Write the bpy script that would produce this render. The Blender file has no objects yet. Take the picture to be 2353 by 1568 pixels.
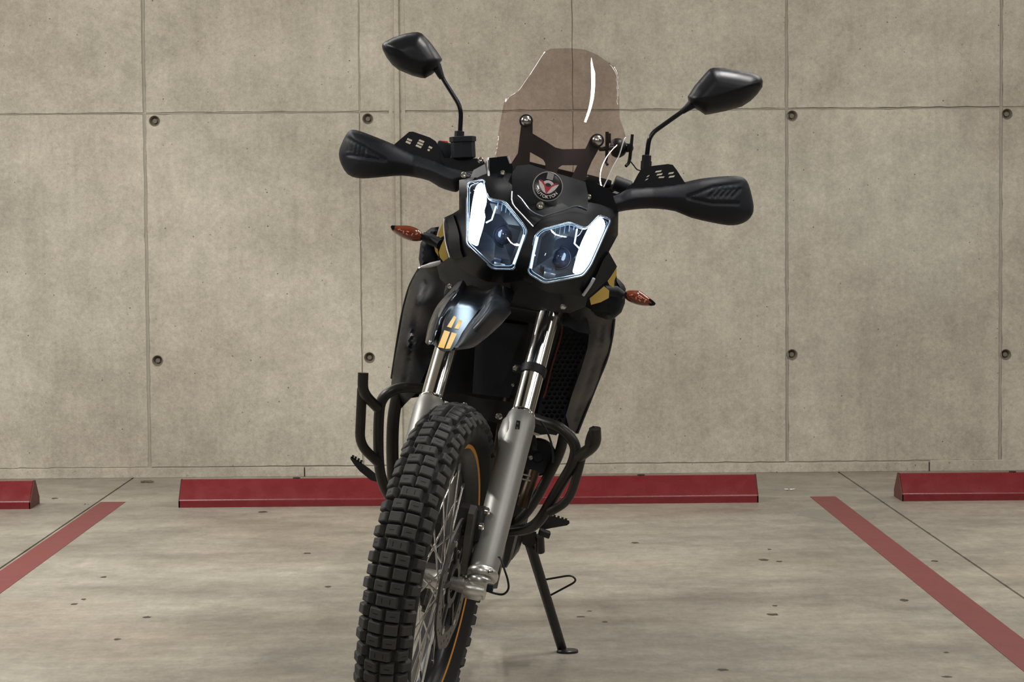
import bpy, bmesh, math, random
from mathutils import Vector, Matrix
from mathutils.geometry import delaunay_2d_cdt
random.seed(7)
sc = bpy.context.scene
C = sc.collection
F = 5000.0; CX = 1176.5; CY = 784.0; H = 1.0
VPX, VPY, ROLL = 1127.0, 541.0, 0.0077

# ---------------------------------------------------------------- camera
ey = Vector(((VPX-CX)/F, (CY-VPY)/F, -1)).normalized()
ex = Vector((1, ROLL, 0)); ex = (ex - ey*ex.dot(ey)).normalized()
ez = ex.cross(ey)
RW = Matrix((ex, ey, ez))                    # camera vector -> world vector
cam = bpy.data.cameras.new('camera'); camo = bpy.data.objects.new('camera', cam); C.objects.link(camo)
camo.matrix_world = Matrix.Translation((0, 0, H)) @ RW.to_4x4()
cam.sensor_width = 36.0; cam.lens = F/2353*36; cam.clip_start = .05; cam.clip_end = 100
sc.camera = camo

# ---------------------------------------------------------------- world and lights
sc.view_settings.view_transform = 'Standard'; sc.view_settings.look = 'None'
sc.view_settings.gamma = 1; sc.view_settings.exposure = 0.43
w = bpy.data.worlds.new('world'); sc.world = w; w.use_nodes = True
w.node_tree.nodes['Background'].inputs[0].default_value = (.80, .78, .73, 1)
w.node_tree.nodes['Background'].inputs[1].default_value = .30
def area(loc, sx, sy, power, dr=(0, 0, -1), col=(1, .985, .955)):
    l = bpy.data.lights.new('tube_light', 'AREA'); l.shape = 'RECTANGLE'; l.size = sx; l.size_y = sy
    l.energy = power; l.color = col
    o = bpy.data.objects.new('tube_light', l); C.objects.link(o); o.location = loc
    o.rotation_euler = Vector(dr).to_track_quat('-Z', 'Y').to_euler()
    return o
# fluorescent battens under the garage ceiling, and added rim lights
TW = (0, .36, -.93)
area((-1.9, 6.6, 2.6), 1.5, .09, 46, TW)
area((1.7, 6.6, 2.6), 1.5, .09, 30, TW)
area((-4.8, 6.6, 2.6), 1.5, .09, 44, TW)
area((4.9, 6.6, 2.6), 1.5, .09, 22, TW)
area((-1.0, 5.9, 2.6), 1.2, .06, 5, (0, -.55, -.83))  # added lamp, tilted back at the bike for rim highlights
area((1.6, 5.7, 2.6), 1.0, .06, 4, (0, -.55, -.83))  # also added, for bright edges on mirrors and screen
area((.80, 4.55, 2.6), .06, .60, 20)
area((1.6, 3.0, 2.6), 1.2, .08, 12)
area((-2.3, 4.4, 2.6), .09, 1.5, 60)
area((3.4, 3.6, 2.6), .09, 1.5, 22)
area((-1.0, 0.6, 2.6), .09, 1.5, 34, (0, .3, -.95))
area((1.5, -0.8, 2.6), .09, 1.5, 26, (0, .3, -.95))

# ---------------------------------------------------------------- helpers
def W(px, py, Y):
    d = RW @ Vector(((px-CX)/F, -(py-CY)/F, -1))
    return Vector((0, 0, H)) + d*(Y/d.y)
def G(px, py, z=0):
    d = RW @ Vector(((px-CX)/F, -(py-CY)/F, -1))
    return Vector((0, 0, H)) + d*((z-H)/d.z)
def S(Y): return Y/F

def hx(r, g, b):
    f = lambda c: (c/255/12.92) if c/255 <= .04045 else ((c/255+.055)/1.055)**2.4
    return (f(r), f(g), f(b), 1)

def mat(name, col, rough=.5, metal=0, bump=0, bscale=200, spec=.5, noise=0, coat=0, emit=None, estr=0, rvar=0):
    m = bpy.data.materials.new(name); m.use_nodes = True; nt = m.node_tree
    p = nt.nodes['Principled BSDF']
    p.inputs['Base Color'].default_value = col if len(col) == 4 else (*col, 1)
    p.inputs['Roughness'].default_value = rough; p.inputs['Metallic'].default_value = metal
    p.inputs['Specular IOR Level'].default_value = spec
    p.inputs['Coat Weight'].default_value = coat
    if emit: p.inputs['Emission Color'].default_value = emit; p.inputs['Emission Strength'].default_value = estr
    tc = nt.nodes.new('ShaderNodeTexCoord')
    nz = nt.nodes.new('ShaderNodeTexNoise'); nz.inputs['Scale'].default_value = bscale; nz.inputs['Detail'].default_value = 3
    nt.links.new(tc.outputs['Object'], nz.inputs['Vector'])
    if bump:
        b = nt.nodes.new('ShaderNodeBump'); b.inputs['Strength'].default_value = bump; b.inputs['Distance'].default_value = .001
        nt.links.new(nz.outputs['Fac'], b.inputs['Height']); nt.links.new(b.outputs[0], p.inputs['Normal'])
    if noise or rvar:
        n2 = nt.nodes.new('ShaderNodeTexNoise'); n2.inputs['Scale'].default_value = 18; n2.inputs['Detail'].default_value = 6
        nt.links.new(tc.outputs['Object'], n2.inputs['Vector'])
    if noise:
        mx = nt.nodes.new('ShaderNodeMix'); mx.data_type = 'RGBA'
        c = col[:3]
        mx.inputs[6].default_value = (*[v*(1-noise) for v in c], 1); mx.inputs[7].default_value = (*[min(1, v*(1+noise)) for v in c], 1)
        nt.links.new(n2.outputs['Fac'], mx.inputs[0]); nt.links.new(mx.outputs[2], p.inputs['Base Color'])
    if rvar:
        mr = nt.nodes.new('ShaderNodeMapRange'); mr.inputs['To Min'].default_value = max(0, rough-rvar); mr.inputs['To Max'].default_value = rough+rvar
        nt.links.new(n2.outputs['Fac'], mr.inputs['Value']); nt.links.new(mr.outputs[0], p.inputs['Roughness'])
    return m

def thin_glass(name, tint, rough=.01, ior=1.49, gl=1.0):
    m = bpy.data.materials.new(name); m.use_nodes = True; nt = m.node_tree
    for n in list(nt.nodes): nt.nodes.remove(n)
    o = nt.nodes.new('ShaderNodeOutputMaterial'); t = nt.nodes.new('ShaderNodeBsdfTransparent'); g = nt.nodes.new('ShaderNodeBsdfGlossy')
    lw = nt.nodes.new('ShaderNodeLayerWeight'); lw.inputs[0].default_value = .5; pw = nt.nodes.new('ShaderNodeMath'); pw.operation = 'POWER'; pw.inputs[1].default_value = 5
    f = nt.nodes.new('ShaderNodeMapRange'); f.inputs['To Min'].default_value = .045*gl; f.inputs['To Max'].default_value = 1
    nt.links.new(lw.outputs['Facing'], pw.inputs[0]); nt.links.new(pw.outputs[0], f.inputs['Value']); mx = nt.nodes.new('ShaderNodeMixShader')
    t.inputs[0].default_value = (*tint, 1); g.inputs['Roughness'].default_value = rough
    nt.links.new(f.outputs[0], mx.inputs[0]); nt.links.new(t.outputs[0], mx.inputs[1]); nt.links.new(g.outputs[0], mx.inputs[2])
    nt.links.new(mx.outputs[0], o.inputs[0])
    return m

def concrete(name, dark, lite, floor=False):
    m = bpy.data.materials.new(name); m.use_nodes = True; nt = m.node_tree; L = nt.links; N = nt.nodes
    p = N['Principled BSDF']; geo = N.new('ShaderNodeNewGeometry'); pos = geo.outputs['Position']
    def noise(scale, det=4, rough=.55, vec=None, dist=0):
        n = N.new('ShaderNodeTexNoise'); n.inputs['Scale'].default_value = scale; n.inputs['Detail'].default_value = det
        n.inputs['Roughness'].default_value = rough; n.inputs['Distortion'].default_value = dist
        L.new(vec or pos, n.inputs['Vector']); return n.outputs['Fac']
    def mapped(s, off=(0, 0, 0)):
        q = N.new('ShaderNodeMapping'); q.inputs['Scale'].default_value = s; q.inputs['Location'].default_value = off
        L.new(pos, q.inputs['Vector']); return q.outputs[0]
    def ramp(fac, a, b, ca=(0, 0, 0, 1), cb=(1, 1, 1, 1)):
        r = N.new('ShaderNodeValToRGB'); r.color_ramp.elements[0].position = a; r.color_ramp.elements[1].position = b
        r.color_ramp.elements[0].color = ca; r.color_ramp.elements[1].color = cb
        L.new(fac, r.inputs[0]); return r.outputs[0]
    def mix(fac, a, b, bt='MIX'):
        x = N.new('ShaderNodeMix'); x.data_type = 'RGBA'; x.blend_type = bt
        if isinstance(fac, float): x.inputs[0].default_value = fac
        else: L.new(fac, x.inputs[0])
        for i, v in ((6, a), (7, b)):
            if isinstance(v, tuple): x.inputs[i].default_value = v
            else: L.new(v, x.inputs[i])
        return x.outputs[2]
    if floor:
        base = mix(ramp(noise(1.6, 5, .62, mapped((.8, 1.3, 1))), .34, .66), dark, lite)
        base = mix(ramp(noise(7, 5, .65, mapped((1, 1.6, 1), (3, 1, 0))), .35, .75, (.80, .80, .79, 1), (1.06, 1.06, 1.06, 1)), base, base)
        k = ramp(noise(6.5, 6, .68, mapped((1, 1.7, 1), (7, 2, 0))), .3, .7, (.80, .795, .79, 1), (1.10, 1.10, 1.10, 1))
        base = mix(1.0, base, k, 'MULTIPLY')
        k = ramp(noise(45, 4, .7), .3, .7, (.87, .87, .87, 1), (1.08, 1.08, 1.08, 1))
        base = mix(1.0, base, k, 'MULTIPLY')
        k = ramp(noise(26, 5, .72, mapped((1, .38, 1), (5, 5, 0))), .3, .7, (.86, .86, .855, 1), (1.09, 1.09, 1.09, 1))
        base = mix(1.0, base, k, 'MULTIPLY')
        k = ramp(noise(120, 3, .7, mapped((1, .3, 1), (5, 5, 0))), .3, .7, (.92, .92, .92, 1), (1.06, 1.06, 1.06, 1))
        base = mix(1.0, base, k, 'MULTIPLY')
        warm = ramp(noise(1.1, 3, .5, mapped((1, 1, 1), (11, 5, 0))), .45, .7)
        base = mix(warm, base, mix(1.0, base, (1.0, .95, .90, 1), 'MULTIPLY'))
    else:
        base = mix(ramp(noise(1.3, 5, .6, mapped((1, 1, 1), (4, 0, 2))), .36, .64), dark, lite)
        k = ramp(noise(9, 6, .7), .30, .70, (.84, .84, .835, 1), (1.08, 1.08, 1.08, 1))
        base = mix(1.0, base, k, 'MULTIPLY')
        k = ramp(noise(3, 5, .6, mapped((5, 1, .6))), .3, .7, (.95, .95, .95, 1), (1.03, 1.03, 1.03, 1))
        base = mix(1.0, base, k, 'MULTIPLY')
        k = ramp(noise(55, 4, .7), .28, .72, (.85, .85, .845, 1), (1.10, 1.10, 1.10, 1))
        base = mix(1.0, base, k, 'MULTIPLY')
        k = ramp(noise(190, 3, .75), .3, .7, (.88, .88, .88, 1), (1.10, 1.10, 1.10, 1))
        base = mix(1.0, base, k, 'MULTIPLY')
        k = ramp(noise(5, 5, .65, mapped((9, 1, .35), (2, 0, 8))), .45, .66, (1, 1, 1, 1), (.945, .945, .94, 1))
        base = mix(1.0, base, k, 'MULTIPLY')
        cool = ramp(noise(.75, 2, .5, mapped((1, 1, 1), (9, 3, 1))), .46, .66)
        base = mix(cool, base, mix(1.0, base, (.95, .985, .99, 1), 'MULTIPLY'))
        # blow holes
        v = N.new('ShaderNodeTexVoronoi'); v.inputs['Scale'].default_value = 26; L.new(pos, v.inputs['Vector'])
        v.inputs['Randomness'].default_value = 1
        sep = N.new('ShaderNodeSeparateColor'); L.new(v.outputs['Color'], sep.inputs[0])
        th = N.new('ShaderNodeMapRange'); th.inputs['From Min'].default_value = .15; th.inputs['From Max'].default_value = 1
        th.inputs['To Min'].default_value = 0.0; th.inputs['To Max'].default_value = .10
        L.new(sep.outputs[0], th.inputs['Value'])
        lt = N.new('ShaderNodeMath'); lt.operation = 'SUBTRACT'; L.new(th.outputs[0], lt.inputs[0]); L.new(v.outputs['Distance'], lt.inputs[1])
        hole = N.new('ShaderNodeMapRange'); hole.inputs['From Min'].default_value = 0; hole.inputs['From Max'].default_value = .035
        L.new(lt.outputs[0], hole.inputs['Value'])
        base = mix(hole.outputs[0], base, (.14, .125, .095, 1))
        spk = ramp(noise(60, 3, .6), .66, .76)
        base = mix(spk, base, mix(1.0, base, (.62, .60, .57, 1), 'MULTIPLY'))
    L.new(base, p.inputs['Base Color'])
    b = N.new('ShaderNodeBump'); b.inputs['Strength'].default_value = .25 if floor else .6
    b.inputs['Distance'].default_value = .0015 if floor else .003
    L.new(noise(28 if floor else 60, 5, .6), b.inputs['Height']); L.new(b.outputs[0], p.inputs['Normal'])
    if floor:
        r = N.new('ShaderNodeMapRange'); r.inputs['To Min'].default_value = .26; r.inputs['To Max'].default_value = .56
        L.new(noise(4.5, 5, .65), r.inputs['Value']); L.new(r.outputs[0], p.inputs['Roughness'])
        p.inputs['Specular IOR Level'].default_value = .5
    else:
        p.inputs['Roughness'].default_value = .85; p.inputs['Specular IOR Level'].default_value = .3
    return m

M = {}
M['wall'] = concrete('wall_concrete', hx(172, 163, 149), hx(196, 188, 173))
M['wall_dark'] = mat('joint_backing_mortar', hx(112, 104, 92), .95, bump=.3, bscale=90)  # wall backing behind the panels, darker grey than they are
M['floor'] = concrete('floor_concrete', hx(128, 122, 112), hx(166, 160, 147), True)
M['fin'] = mat('joint_mortar', hx(150, 144, 131), .9, noise=.2, bump=.3, bscale=60)
M['tie'] = mat('tie_hole_shade_grey', hx(112, 105, 92), .9)  # shading of the recessed cone is put into this darker grey
M['joint'] = mat('floor_joint_filler', hx(70, 66, 60), .9)
M['ceil'] = mat('ceiling_concrete', hx(196, 192, 184), .9, noise=.08)
M['redpaint'] = mat('red_gloss_paint', hx(104, 27, 32), .27, noise=.16, bump=.25, bscale=40, rvar=.1)
M['redworn'] = mat('red_paint_worn_end', hx(96, 52, 46), .6, noise=.3)
M['redline'] = mat('red_floor_paint', hx(116, 54, 54), .5, noise=.12, bump=.2, bscale=120, rvar=.1)
M['black'] = mat('black_satin_plastic', (.006, .007, .010), .38, bump=.1, bscale=500, spec=.32, rvar=.05)  # base leans navy to carry the headlamp bloom
M['matte'] = mat('black_matte_plastic', (.009, .011, .016), .50, spec=.3, bump=.3, bscale=700)  # bluish base imitates lamp bloom between the forks
M['gloss'] = mat('black_gloss_plastic', (.006, .008, .012), .18, rvar=.04)  # blue cast of the lamp bloom put into the base colour
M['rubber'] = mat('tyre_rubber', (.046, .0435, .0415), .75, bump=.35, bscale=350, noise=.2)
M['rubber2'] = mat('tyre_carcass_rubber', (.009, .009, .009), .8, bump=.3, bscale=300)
M['blackmetal'] = mat('black_powder_coat', (.010, .010, .0105), .36, metal=.0, bump=.2, bscale=600)
M['guardsteel'] = mat('crash_bar_powder_coat', (.034, .031, .028), .36, metal=.4, bump=.15, bscale=500)
M['forksilver'] = mat('fork_cast_grey', (.31, .305, .288), .44, metal=.55, bump=.12, bscale=400, rvar=.05)
M['chrome'] = mat('hard_chrome', (.86, .86, .83), .13, metal=1)
M['alu'] = mat('cast_aluminium', (.68, .67, .64), .30, metal=.85, bump=.2, bscale=300)
M['bolt'] = mat('zinc_bolt', (.62, .60, .56), .22, metal=1)
M['steel'] = mat('spoke_steel', (.82, .81, .78), .24, metal=1)
M['disc'] = mat('brake_disc_steel', (.16, .15, .145), .42, metal=.9, noise=.25)
M['rim'] = mat('black_anodised_rim', (.008, .009, .012), .30, metal=.2)
M['orange'] = mat('orange_rim_stripe', hx(222, 150, 58), .45)
M['yellow'] = mat('yellow_decal', hx(232, 196, 98), .4, noise=.06)
M['yellow2'] = mat('yellow_fender_stripe', hx(224, 178, 60), .4)
M['amber'] = mat('amber_lens', hx(112, 48, 26), .14, noise=.4, coat=.6)
M['amberin'] = mat('amber_reflector', hx(226, 140, 110), .2, bump=.8, bscale=120)
M['white'] = mat('white_print', hx(215, 208, 204), .45)
M['greyprint'] = mat('grey_print', hx(150, 146, 148), .45)
M['redprint'] = mat('red_print', hx(186, 40, 58), .45)
M['redbutton'] = mat('red_switch', hx(200, 30, 28), .4)
M['badge'] = mat('badge_black', (.012, .016, .024), .25, coat=.5)
M['greyfair'] = mat('silver_fairing', hx(186, 186, 188), .32, metal=.2)
M['ltrim'] = mat('light_trim_and_highlight', hx(196, 196, 200), .3, metal=.3)  # pale trim, also used as painted highlight along fairing edges
M['copper'] = mat('exhaust_header_steel', hx(64, 50, 38), .4, metal=.7, noise=.3)
M['redhose'] = mat('orange_hose', hx(118, 50, 34), .5)
M['screen'] = thin_glass('smoked_windscreen', (.84, .785, .775), .015)
M['lens'] = thin_glass('clear_lamp_lens', (.97, .985, 1), .02, 1.5)
M['reflector'] = mat('lamp_reflector', (.12, .16, .24), .3, metal=.7)
M['lampin'] = mat('lamp_inner_black', (.012, .015, .024), .30, metal=0)
M['bezel'] = mat('lamp_bezel_chrome', (.42, .50, .62), .22, metal=.9)
M['glass'] = mat('projector_glass', (.015, .02, .035), .08, metal=0, coat=.6)
M['led'] = mat('led_light_guide', (1, 1, 1), .3, emit=(.66, .84, 1, 1), estr=9)
M['foil'] = mat('foil_scrap', hx(225, 222, 215), .35)
M['leaf'] = mat('dry_debris', hx(96, 84, 66), .9, noise=.4)
M['stain'] = mat('dark_oil_stain', hx(62, 57, 49), .55, noise=.2)
M['stain2'] = mat('damp_patch_stain', hx(126, 122, 112), .42, noise=.1)

def link(o, parent=None, m=None):
    C.objects.link(o)
    if m is not None and o.data: o.data.materials.append(m)
    if parent is not None:
        o.parent = parent
        o.matrix_parent_inverse = WM[parent.name].inverted() if parent.name in WM else Matrix()
    return o
WM = {}
def thing(name, label, cat, loc, group=None):
    o = bpy.data.objects.new(name, None); C.objects.link(o); o.location = loc; o.empty_display_size = .1
    o['label'] = label; o['category'] = cat
    if group: o['group'] = group
    WM[o.name] = Matrix.Translation(loc); return o
def build(name, verts, faces, m, parent=None, smooth=35, label=None, kind=None, bevel=0):
    me = bpy.data.meshes.new(name); me.from_pydata([tuple(v) for v in verts], [], faces); 
    bm = bmesh.new(); bm.from_mesh(me)
    bmesh.ops.remove_doubles(bm, verts=bm.verts, dist=1e-6)
    bmesh.ops.recalc_face_normals(bm, faces=bm.faces); 
    if bevel:
        es = [e for e in bm.edges if len(e.link_faces) == 2 and e.calc_face_angle(0) > math.radians(30)]
        bmesh.ops.bevel(bm, geom=es, offset=bevel, segments=2, affect='EDGES', profile=.6, clamp_overlap=True)
    bm.to_mesh(me); bm.free()
    if smooth:
        for p in me.polygons: p.use_smooth = True
        me.set_sharp_from_angle(angle=math.radians(smooth))
    o = link(bpy.data.objects.new(name, me), parent, m)
    if label: o['label'] = label
    if kind: o['kind'] = kind
    return o
class MB:
    def __init__(s): s.v = []; s.f = []
    def add(s, v, f):
        n = len(s.v); s.v += [Vector(a) for a in v]; s.f += [tuple(i+n for i in t) for t in f]; return s
    def out(s, name, m, parent=None, **k): return build(name, s.v, s.f, m, parent, **k)

def catmull(pts, n=6, closed=False):
    P = [Vector(p) for p in pts]; out = []; N = len(P)
    rng = range(N) if closed else range(N-1)
    for i in rng:
        g = (lambda k: P[k % N]) if closed else (lambda k: P[max(0, min(N-1, k))])
        a, b, c, d = g(i-1), g(i), g(i+1), g(i+2)
        for j in range(n):
            t = j/n
            out.append(.5*((2*b)+(c-a)*t+(2*a-5*b+4*c-d)*t*t+(3*b-a-3*c+d)*t**3))
    if not closed: out.append(P[-1])
    return out
def tube_g(pts, r, seg=12, caps=True):
    P = [Vector(p) for p in pts]; n = len(P)
    rs = r if isinstance(r, (list, tuple)) else [r]*n
    T = [(P[min(n-1, i+1)]-P[max(0, i-1)]).normalized() for i in range(n)]
    up = Vector((0, 0, 1)) if abs(T[0].z) < .9 else Vector((1, 0, 0))
    nn = (up - T[0]*up.dot(T[0])).normalized(); v = []; f = []
    for i in range(n):
        nn = (nn - T[i]*nn.dot(T[i])).normalized(); b = T[i].cross(nn)
        for k in range(seg):
            a = 2*math.pi*k/seg; v.append(P[i]+(nn*math.cos(a)+b*math.sin(a))*rs[i])
    for i in range(n-1):
        for k in range(seg):
            k2 = (k+1) % seg; f.append((i*seg+k, i*seg+k2, (i+1)*seg+k2, (i+1)*seg+k))
    if caps: f.append(tuple(range(seg))); f.append(tuple((n-1)*seg+k for k in range(seg)))
    return v, f
def pipe(name, ppts, r, m, parent, n=6, seg=12, smooth=50, **k):
    """ppts: (px,py,Y) points; rounded path"""
    P = [W(*p) for p in ppts]
    if len(P) > 2 and n > 1: P = catmull(P, n)
    v, f = tube_g(P, r, seg); return build(name, v, f, m, parent, smooth=smooth, **k)
def bentpath(P, rad, n=5):
    """polyline with rounded corners"""
    out = [P[0]]
    for i in range(1, len(P)-1):
        a = (P[i-1]-P[i]); b = (P[i+1]-P[i]); la = min(rad, a.length*.45); lb = min(rad, b.length*.45)
        A = P[i]+a.normalized()*la; B = P[i]+b.normalized()*lb
        for j in range(n+1):
            t = j/n; out.append(A*(1-t)**2 + P[i]*2*t*(1-t) + B*t*t)
    out.append(P[-1]); return out
def lathe_g(p0, p1, prof, seg=24):
    """prof: list of (t along in metres, radius)"""
    p0 = Vector(p0); d = (Vector(p1)-p0).normalized(); up = Vector((0, 0, 1)) if abs(d.z) < .9 else Vector((1, 0, 0))
    a = (up-d*up.dot(d)).normalized(); b = d.cross(a); v = []; f = []
    for t, r in prof:
        for k in range(seg):
            q = 2*math.pi*k/seg; v.append(p0+d*t+(a*math.cos(q)+b*math.sin(q))*max(r, 1e-5))
    n = len(prof)
    for i in range(n-1):
        for k in range(seg):
            k2 = (k+1) % seg; f.append((i*seg+k, i*seg+k2, (i+1)*seg+k2, (i+1)*seg+k))
    f.append(tuple(range(seg))); f.append(tuple((n-1)*seg+k for k in range(seg)))
    return v, f
def box_g(c, ax, ay, az, hx_, hy, hz):
    c = Vector(c); v = []
    for sz in (-1, 1):
        for sy, sx in ((-1, -1), (-1, 1), (1, 1), (1, -1)): v.append(c+ax*sx*hx_+ay*sy*hy+az*sz*hz)
    return v, [(0, 3, 2, 1), (4, 5, 6, 7), (0, 1, 5, 4), (1, 2, 6, 5), (2, 3, 7, 6), (3, 0, 4, 7)]
def inside(p, poly):
    x, y = p; r = False; n = len(poly); j = n-1
    for i in range(n):
        xi, yi = poly[i][0], poly[i][1]; xj, yj = poly[j][0], poly[j][1]
        if (yi > y) != (yj > y) and x < (xj-xi)*(y-yi)/(yj-yi)+xi: r = not r
        j = i
    return r
def segdist(p, poly):
    x, y = p; best = 1e9; n = len(poly)
    for i in range(n):
        x1, y1 = poly[i][0], poly[i][1]; x2, y2 = poly[(i+1) % n][0], poly[(i+1) % n][1]
        dx, dy = x2-x1, y2-y1; L = dx*dx+dy*dy
        t = 0 if L == 0 else max(0, min(1, ((x-x1)*dx+(y-y1)*dy)/L))
        d = math.hypot(x-x1-t*dx, y-y1-t*dy); best = min(best, d)
    return best
def dense(poly, s):
    out = []; n = len(poly)
    for i in range(n):
        a = Vector(poly[i][:2]); b = Vector(poly[(i+1) % n][:2]); k = max(1, int((b-a).length/s))
        for j in range(k): out.append(tuple(a+(b-a)*j/k))
    return out
def shell_g(outline, front, back, holes=(), step=8, jitter=0):
    """triangulated sheet: outline and holes in a flat (u,v) frame, front(u,v)/back(u,v) give points"""
    loops = [dense(outline, step)]+[dense(h, step) for h in holes]
    vs = []; es = []; 
    for lp in loops:
        n0 = len(vs); vs += lp; es += [(n0+i, n0+(i+1) % len(lp)) for i in range(len(lp))]
    nb = len(vs)
    us = [p[0] for p in loops[0]]; vv = [p[1] for p in loops[0]]
    y = min(vv)+step*.5; row = 0
    while y < max(vv):
        x = min(us)+(step*.5 if row % 2 else 0)
        while x < max(us):
            if inside((x, y), loops[0]) and not any(inside((x, y), h) for h in loops[1:]) and min(segdist((x, y), l) for l in loops) > step*.45:
                vs.append((x, y))
            x += step
        y += step*.87; row += 1
    V, E, Fc, _, _, _ = delaunay_2d_cdt([Vector(p) for p in vs], es, [], 0, 1e-6)
    tris = []
    for t in Fc:
        c = sum((V[i] for i in t), Vector((0, 0)))/len(t)
        if inside(c, loops[0]) and not any(inside(c, h) for h in loops[1:]): tris.append(tuple(t))
    fr = [front(p.x, p.y) for p in V]; bk = [back(p.x, p.y) for p in V]; n = len(V)
    faces = list(tris)+[tuple(i+n for i in reversed(t)) for t in tris]
    cnt = {}
    for t in tris:
        for i in range(len(t)):
            a, b = t[i], t[(i+1) % len(t)]; cnt[(a, b)] = 1
    for (a, b) in cnt:
        if (b, a) not in cnt: faces.append((b, a, a+n, b+n))
    return fr+bk, faces
def idw(ctl, p=0):
    """smooth thin-plate surface through (px,py,Y) control points"""
    import numpy as np
    P = np.array([[a/100., b/100.] for a, b, _ in ctl]); z = np.array([c for *_, c in ctl]); n = len(P)
    def ker(r2): return np.where(r2 < 1e-12, 0, .5*r2*np.log(np.maximum(r2, 1e-12)))
    d2 = ((P[:, None]-P[None])**2).sum(2); K = ker(d2)+np.eye(n)*.02
    A_ = np.zeros((n+3, n+3)); A_[:n, :n] = K; A_[:n, n] = 1; A_[:n, n+1:] = P; A_[n, :n] = 1; A_[n+1:, :n] = P.T
    w_ = np.linalg.solve(A_, np.concatenate([z, [0, 0, 0]]))
    lo, hi = z.min()-.02, z.max()+.02
    def fn(x, y):
        q = ((P-np.array([x/100., y/100.]))**2).sum(1)
        return float(min(hi, max(lo, ker(q) @ w_[:n]+w_[n]+w_[n+1]*x/100.+w_[n+2]*y/100.)))
    return fn
def plane_fn(a, b, c):
    """Y as a linear function through three (px,py,Y) points"""
    A = Vector(a); u = Vector(b)-A; v = Vector(c)-A; n = u.cross(v)
    return lambda x, y: A.z-(n.x*(x-A.x)+n.y*(y-A.y))/n.z
def shell(name, outline, Y, m, parent, thick=.004, holes=(), step=8, smooth=38, curve=0, bevel=0, backfn=None, **k):
    if curve: outline = [tuple(p[:2]) for p in catmull([(*o[:2], 0) for o in outline], curve, True)]
    fn = Y if callable(Y) else (lambda x, y: Y)
    bf = backfn or (lambda x, y: fn(x, y)+thick)
    v, f = shell_g(outline, lambda x, y: W(x, y, fn(x, y)), lambda x, y: W(x, y, bf(x, y)), holes, step)
    return build(name, v, f, m, parent, smooth=smooth, **k)
def grooved(base, lines, wpx, dep):
    def fn(x, y):
        d = 0
        for (x1, y1, x2, y2) in lines:
            dx_, dy_ = x2-x1, y2-y1; t = max(0, min(1, ((x-x1)*dx_+(y-y1)*dy_)/(dx_*dx_+dy_*dy_)))
            q = math.hypot(x-x1-t*dx_, y-y1-t*dy_)
            if q < wpx: d = max(d, dep*(.5+.5*math.cos(math.pi*q/wpx)))
        return base(x, y)+d
    return fn
def dome(outline, Yf, h, wd, extra=None):
    base = Yf if callable(Yf) else (lambda x, y: Yf)
    def fn(x, y):
        t = min(1, segdist((x, y), outline)/wd)
        return base(x, y)-h*math.sqrt(max(0, 1-(1-t)**2)) + (extra(x, y) if extra else 0)
    return fn
def cm2(o, n): return [tuple(p[:2]) for p in catmull([(*q[:2], 0) for q in o], n, True)]
def bolt(px, py, Y, rpx, parent, m=None, name='bolt', d=None, socket=True):
    r = rpx*S(Y); p = W(px, py, Y); dr = Vector(d) if d else Vector((0, -1, .05))
    v, f = lathe_g(p+dr.normalized()*(-r*.5), p+dr, [(0, r*1.02), (r*.7, r*1.02), (r*1.0, r*.85), (r*1.12, r*.5), (r*.85, r*.46), (r*.8, 0)], 16)
    return build(name, v, f, m or M['bolt'], parent, smooth=40)

# ================================================================ SETTING
WY = 9.05
def structure(name, v, f, m, label=None, smooth=0, parent=None):
    o = build(name, v, f, m, parent, smooth=smooth, label=label)
    if parent is None: o['kind'] = 'structure'
    return o
AX, AY, AZ = Vector((1, 0, 0)), Vector((0, 1, 0)), Vector((0, 0, 1))
# floor: slabs with a saw-cut gap between them
jl = G(250, 1137).x; jr = G(2100, 1203).x
floor = structure('floor', *box_g((0, 2.5, -.11), AX, AY, AZ, 9, 7.0, .05), M['joint'])
g = .004
for a, b in ((-9, jl-g), (jl+g, jr-g), (jr+g, 9)):
    build('floor_slab', *box_g(((a+b)/2, 2.5, -.03), AX, AY, AZ, (b-a)/2, 7.0, .03), M['floor'], floor, smooth=0)
ceiling = structure('ceiling', *box_g((0, 2.5, 2.72), AX, AY, AZ, 9, 7.0, .06), M['ceil'])
wall = structure('wall_back', *box_g((0, WY+.12, 1.33), AX, AY, AZ, 9, .08, 1.33), M['wall_dark'])
structure('wall_front', *box_g((0, -4.6, 1.33), AX, AY, AZ, 9, .08, 1.33), M['ceil'])
structure('wall_left', *box_g((-9.1, 2.5, 1.33), AX, AY, AZ, .08, 7.1, 1.33), M['ceil'])
structure('wall_right', *box_g((9.1, 2.5, 1.33), AX, AY, AZ, .08, 7.1, 1.33), M['ceil'])
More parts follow.
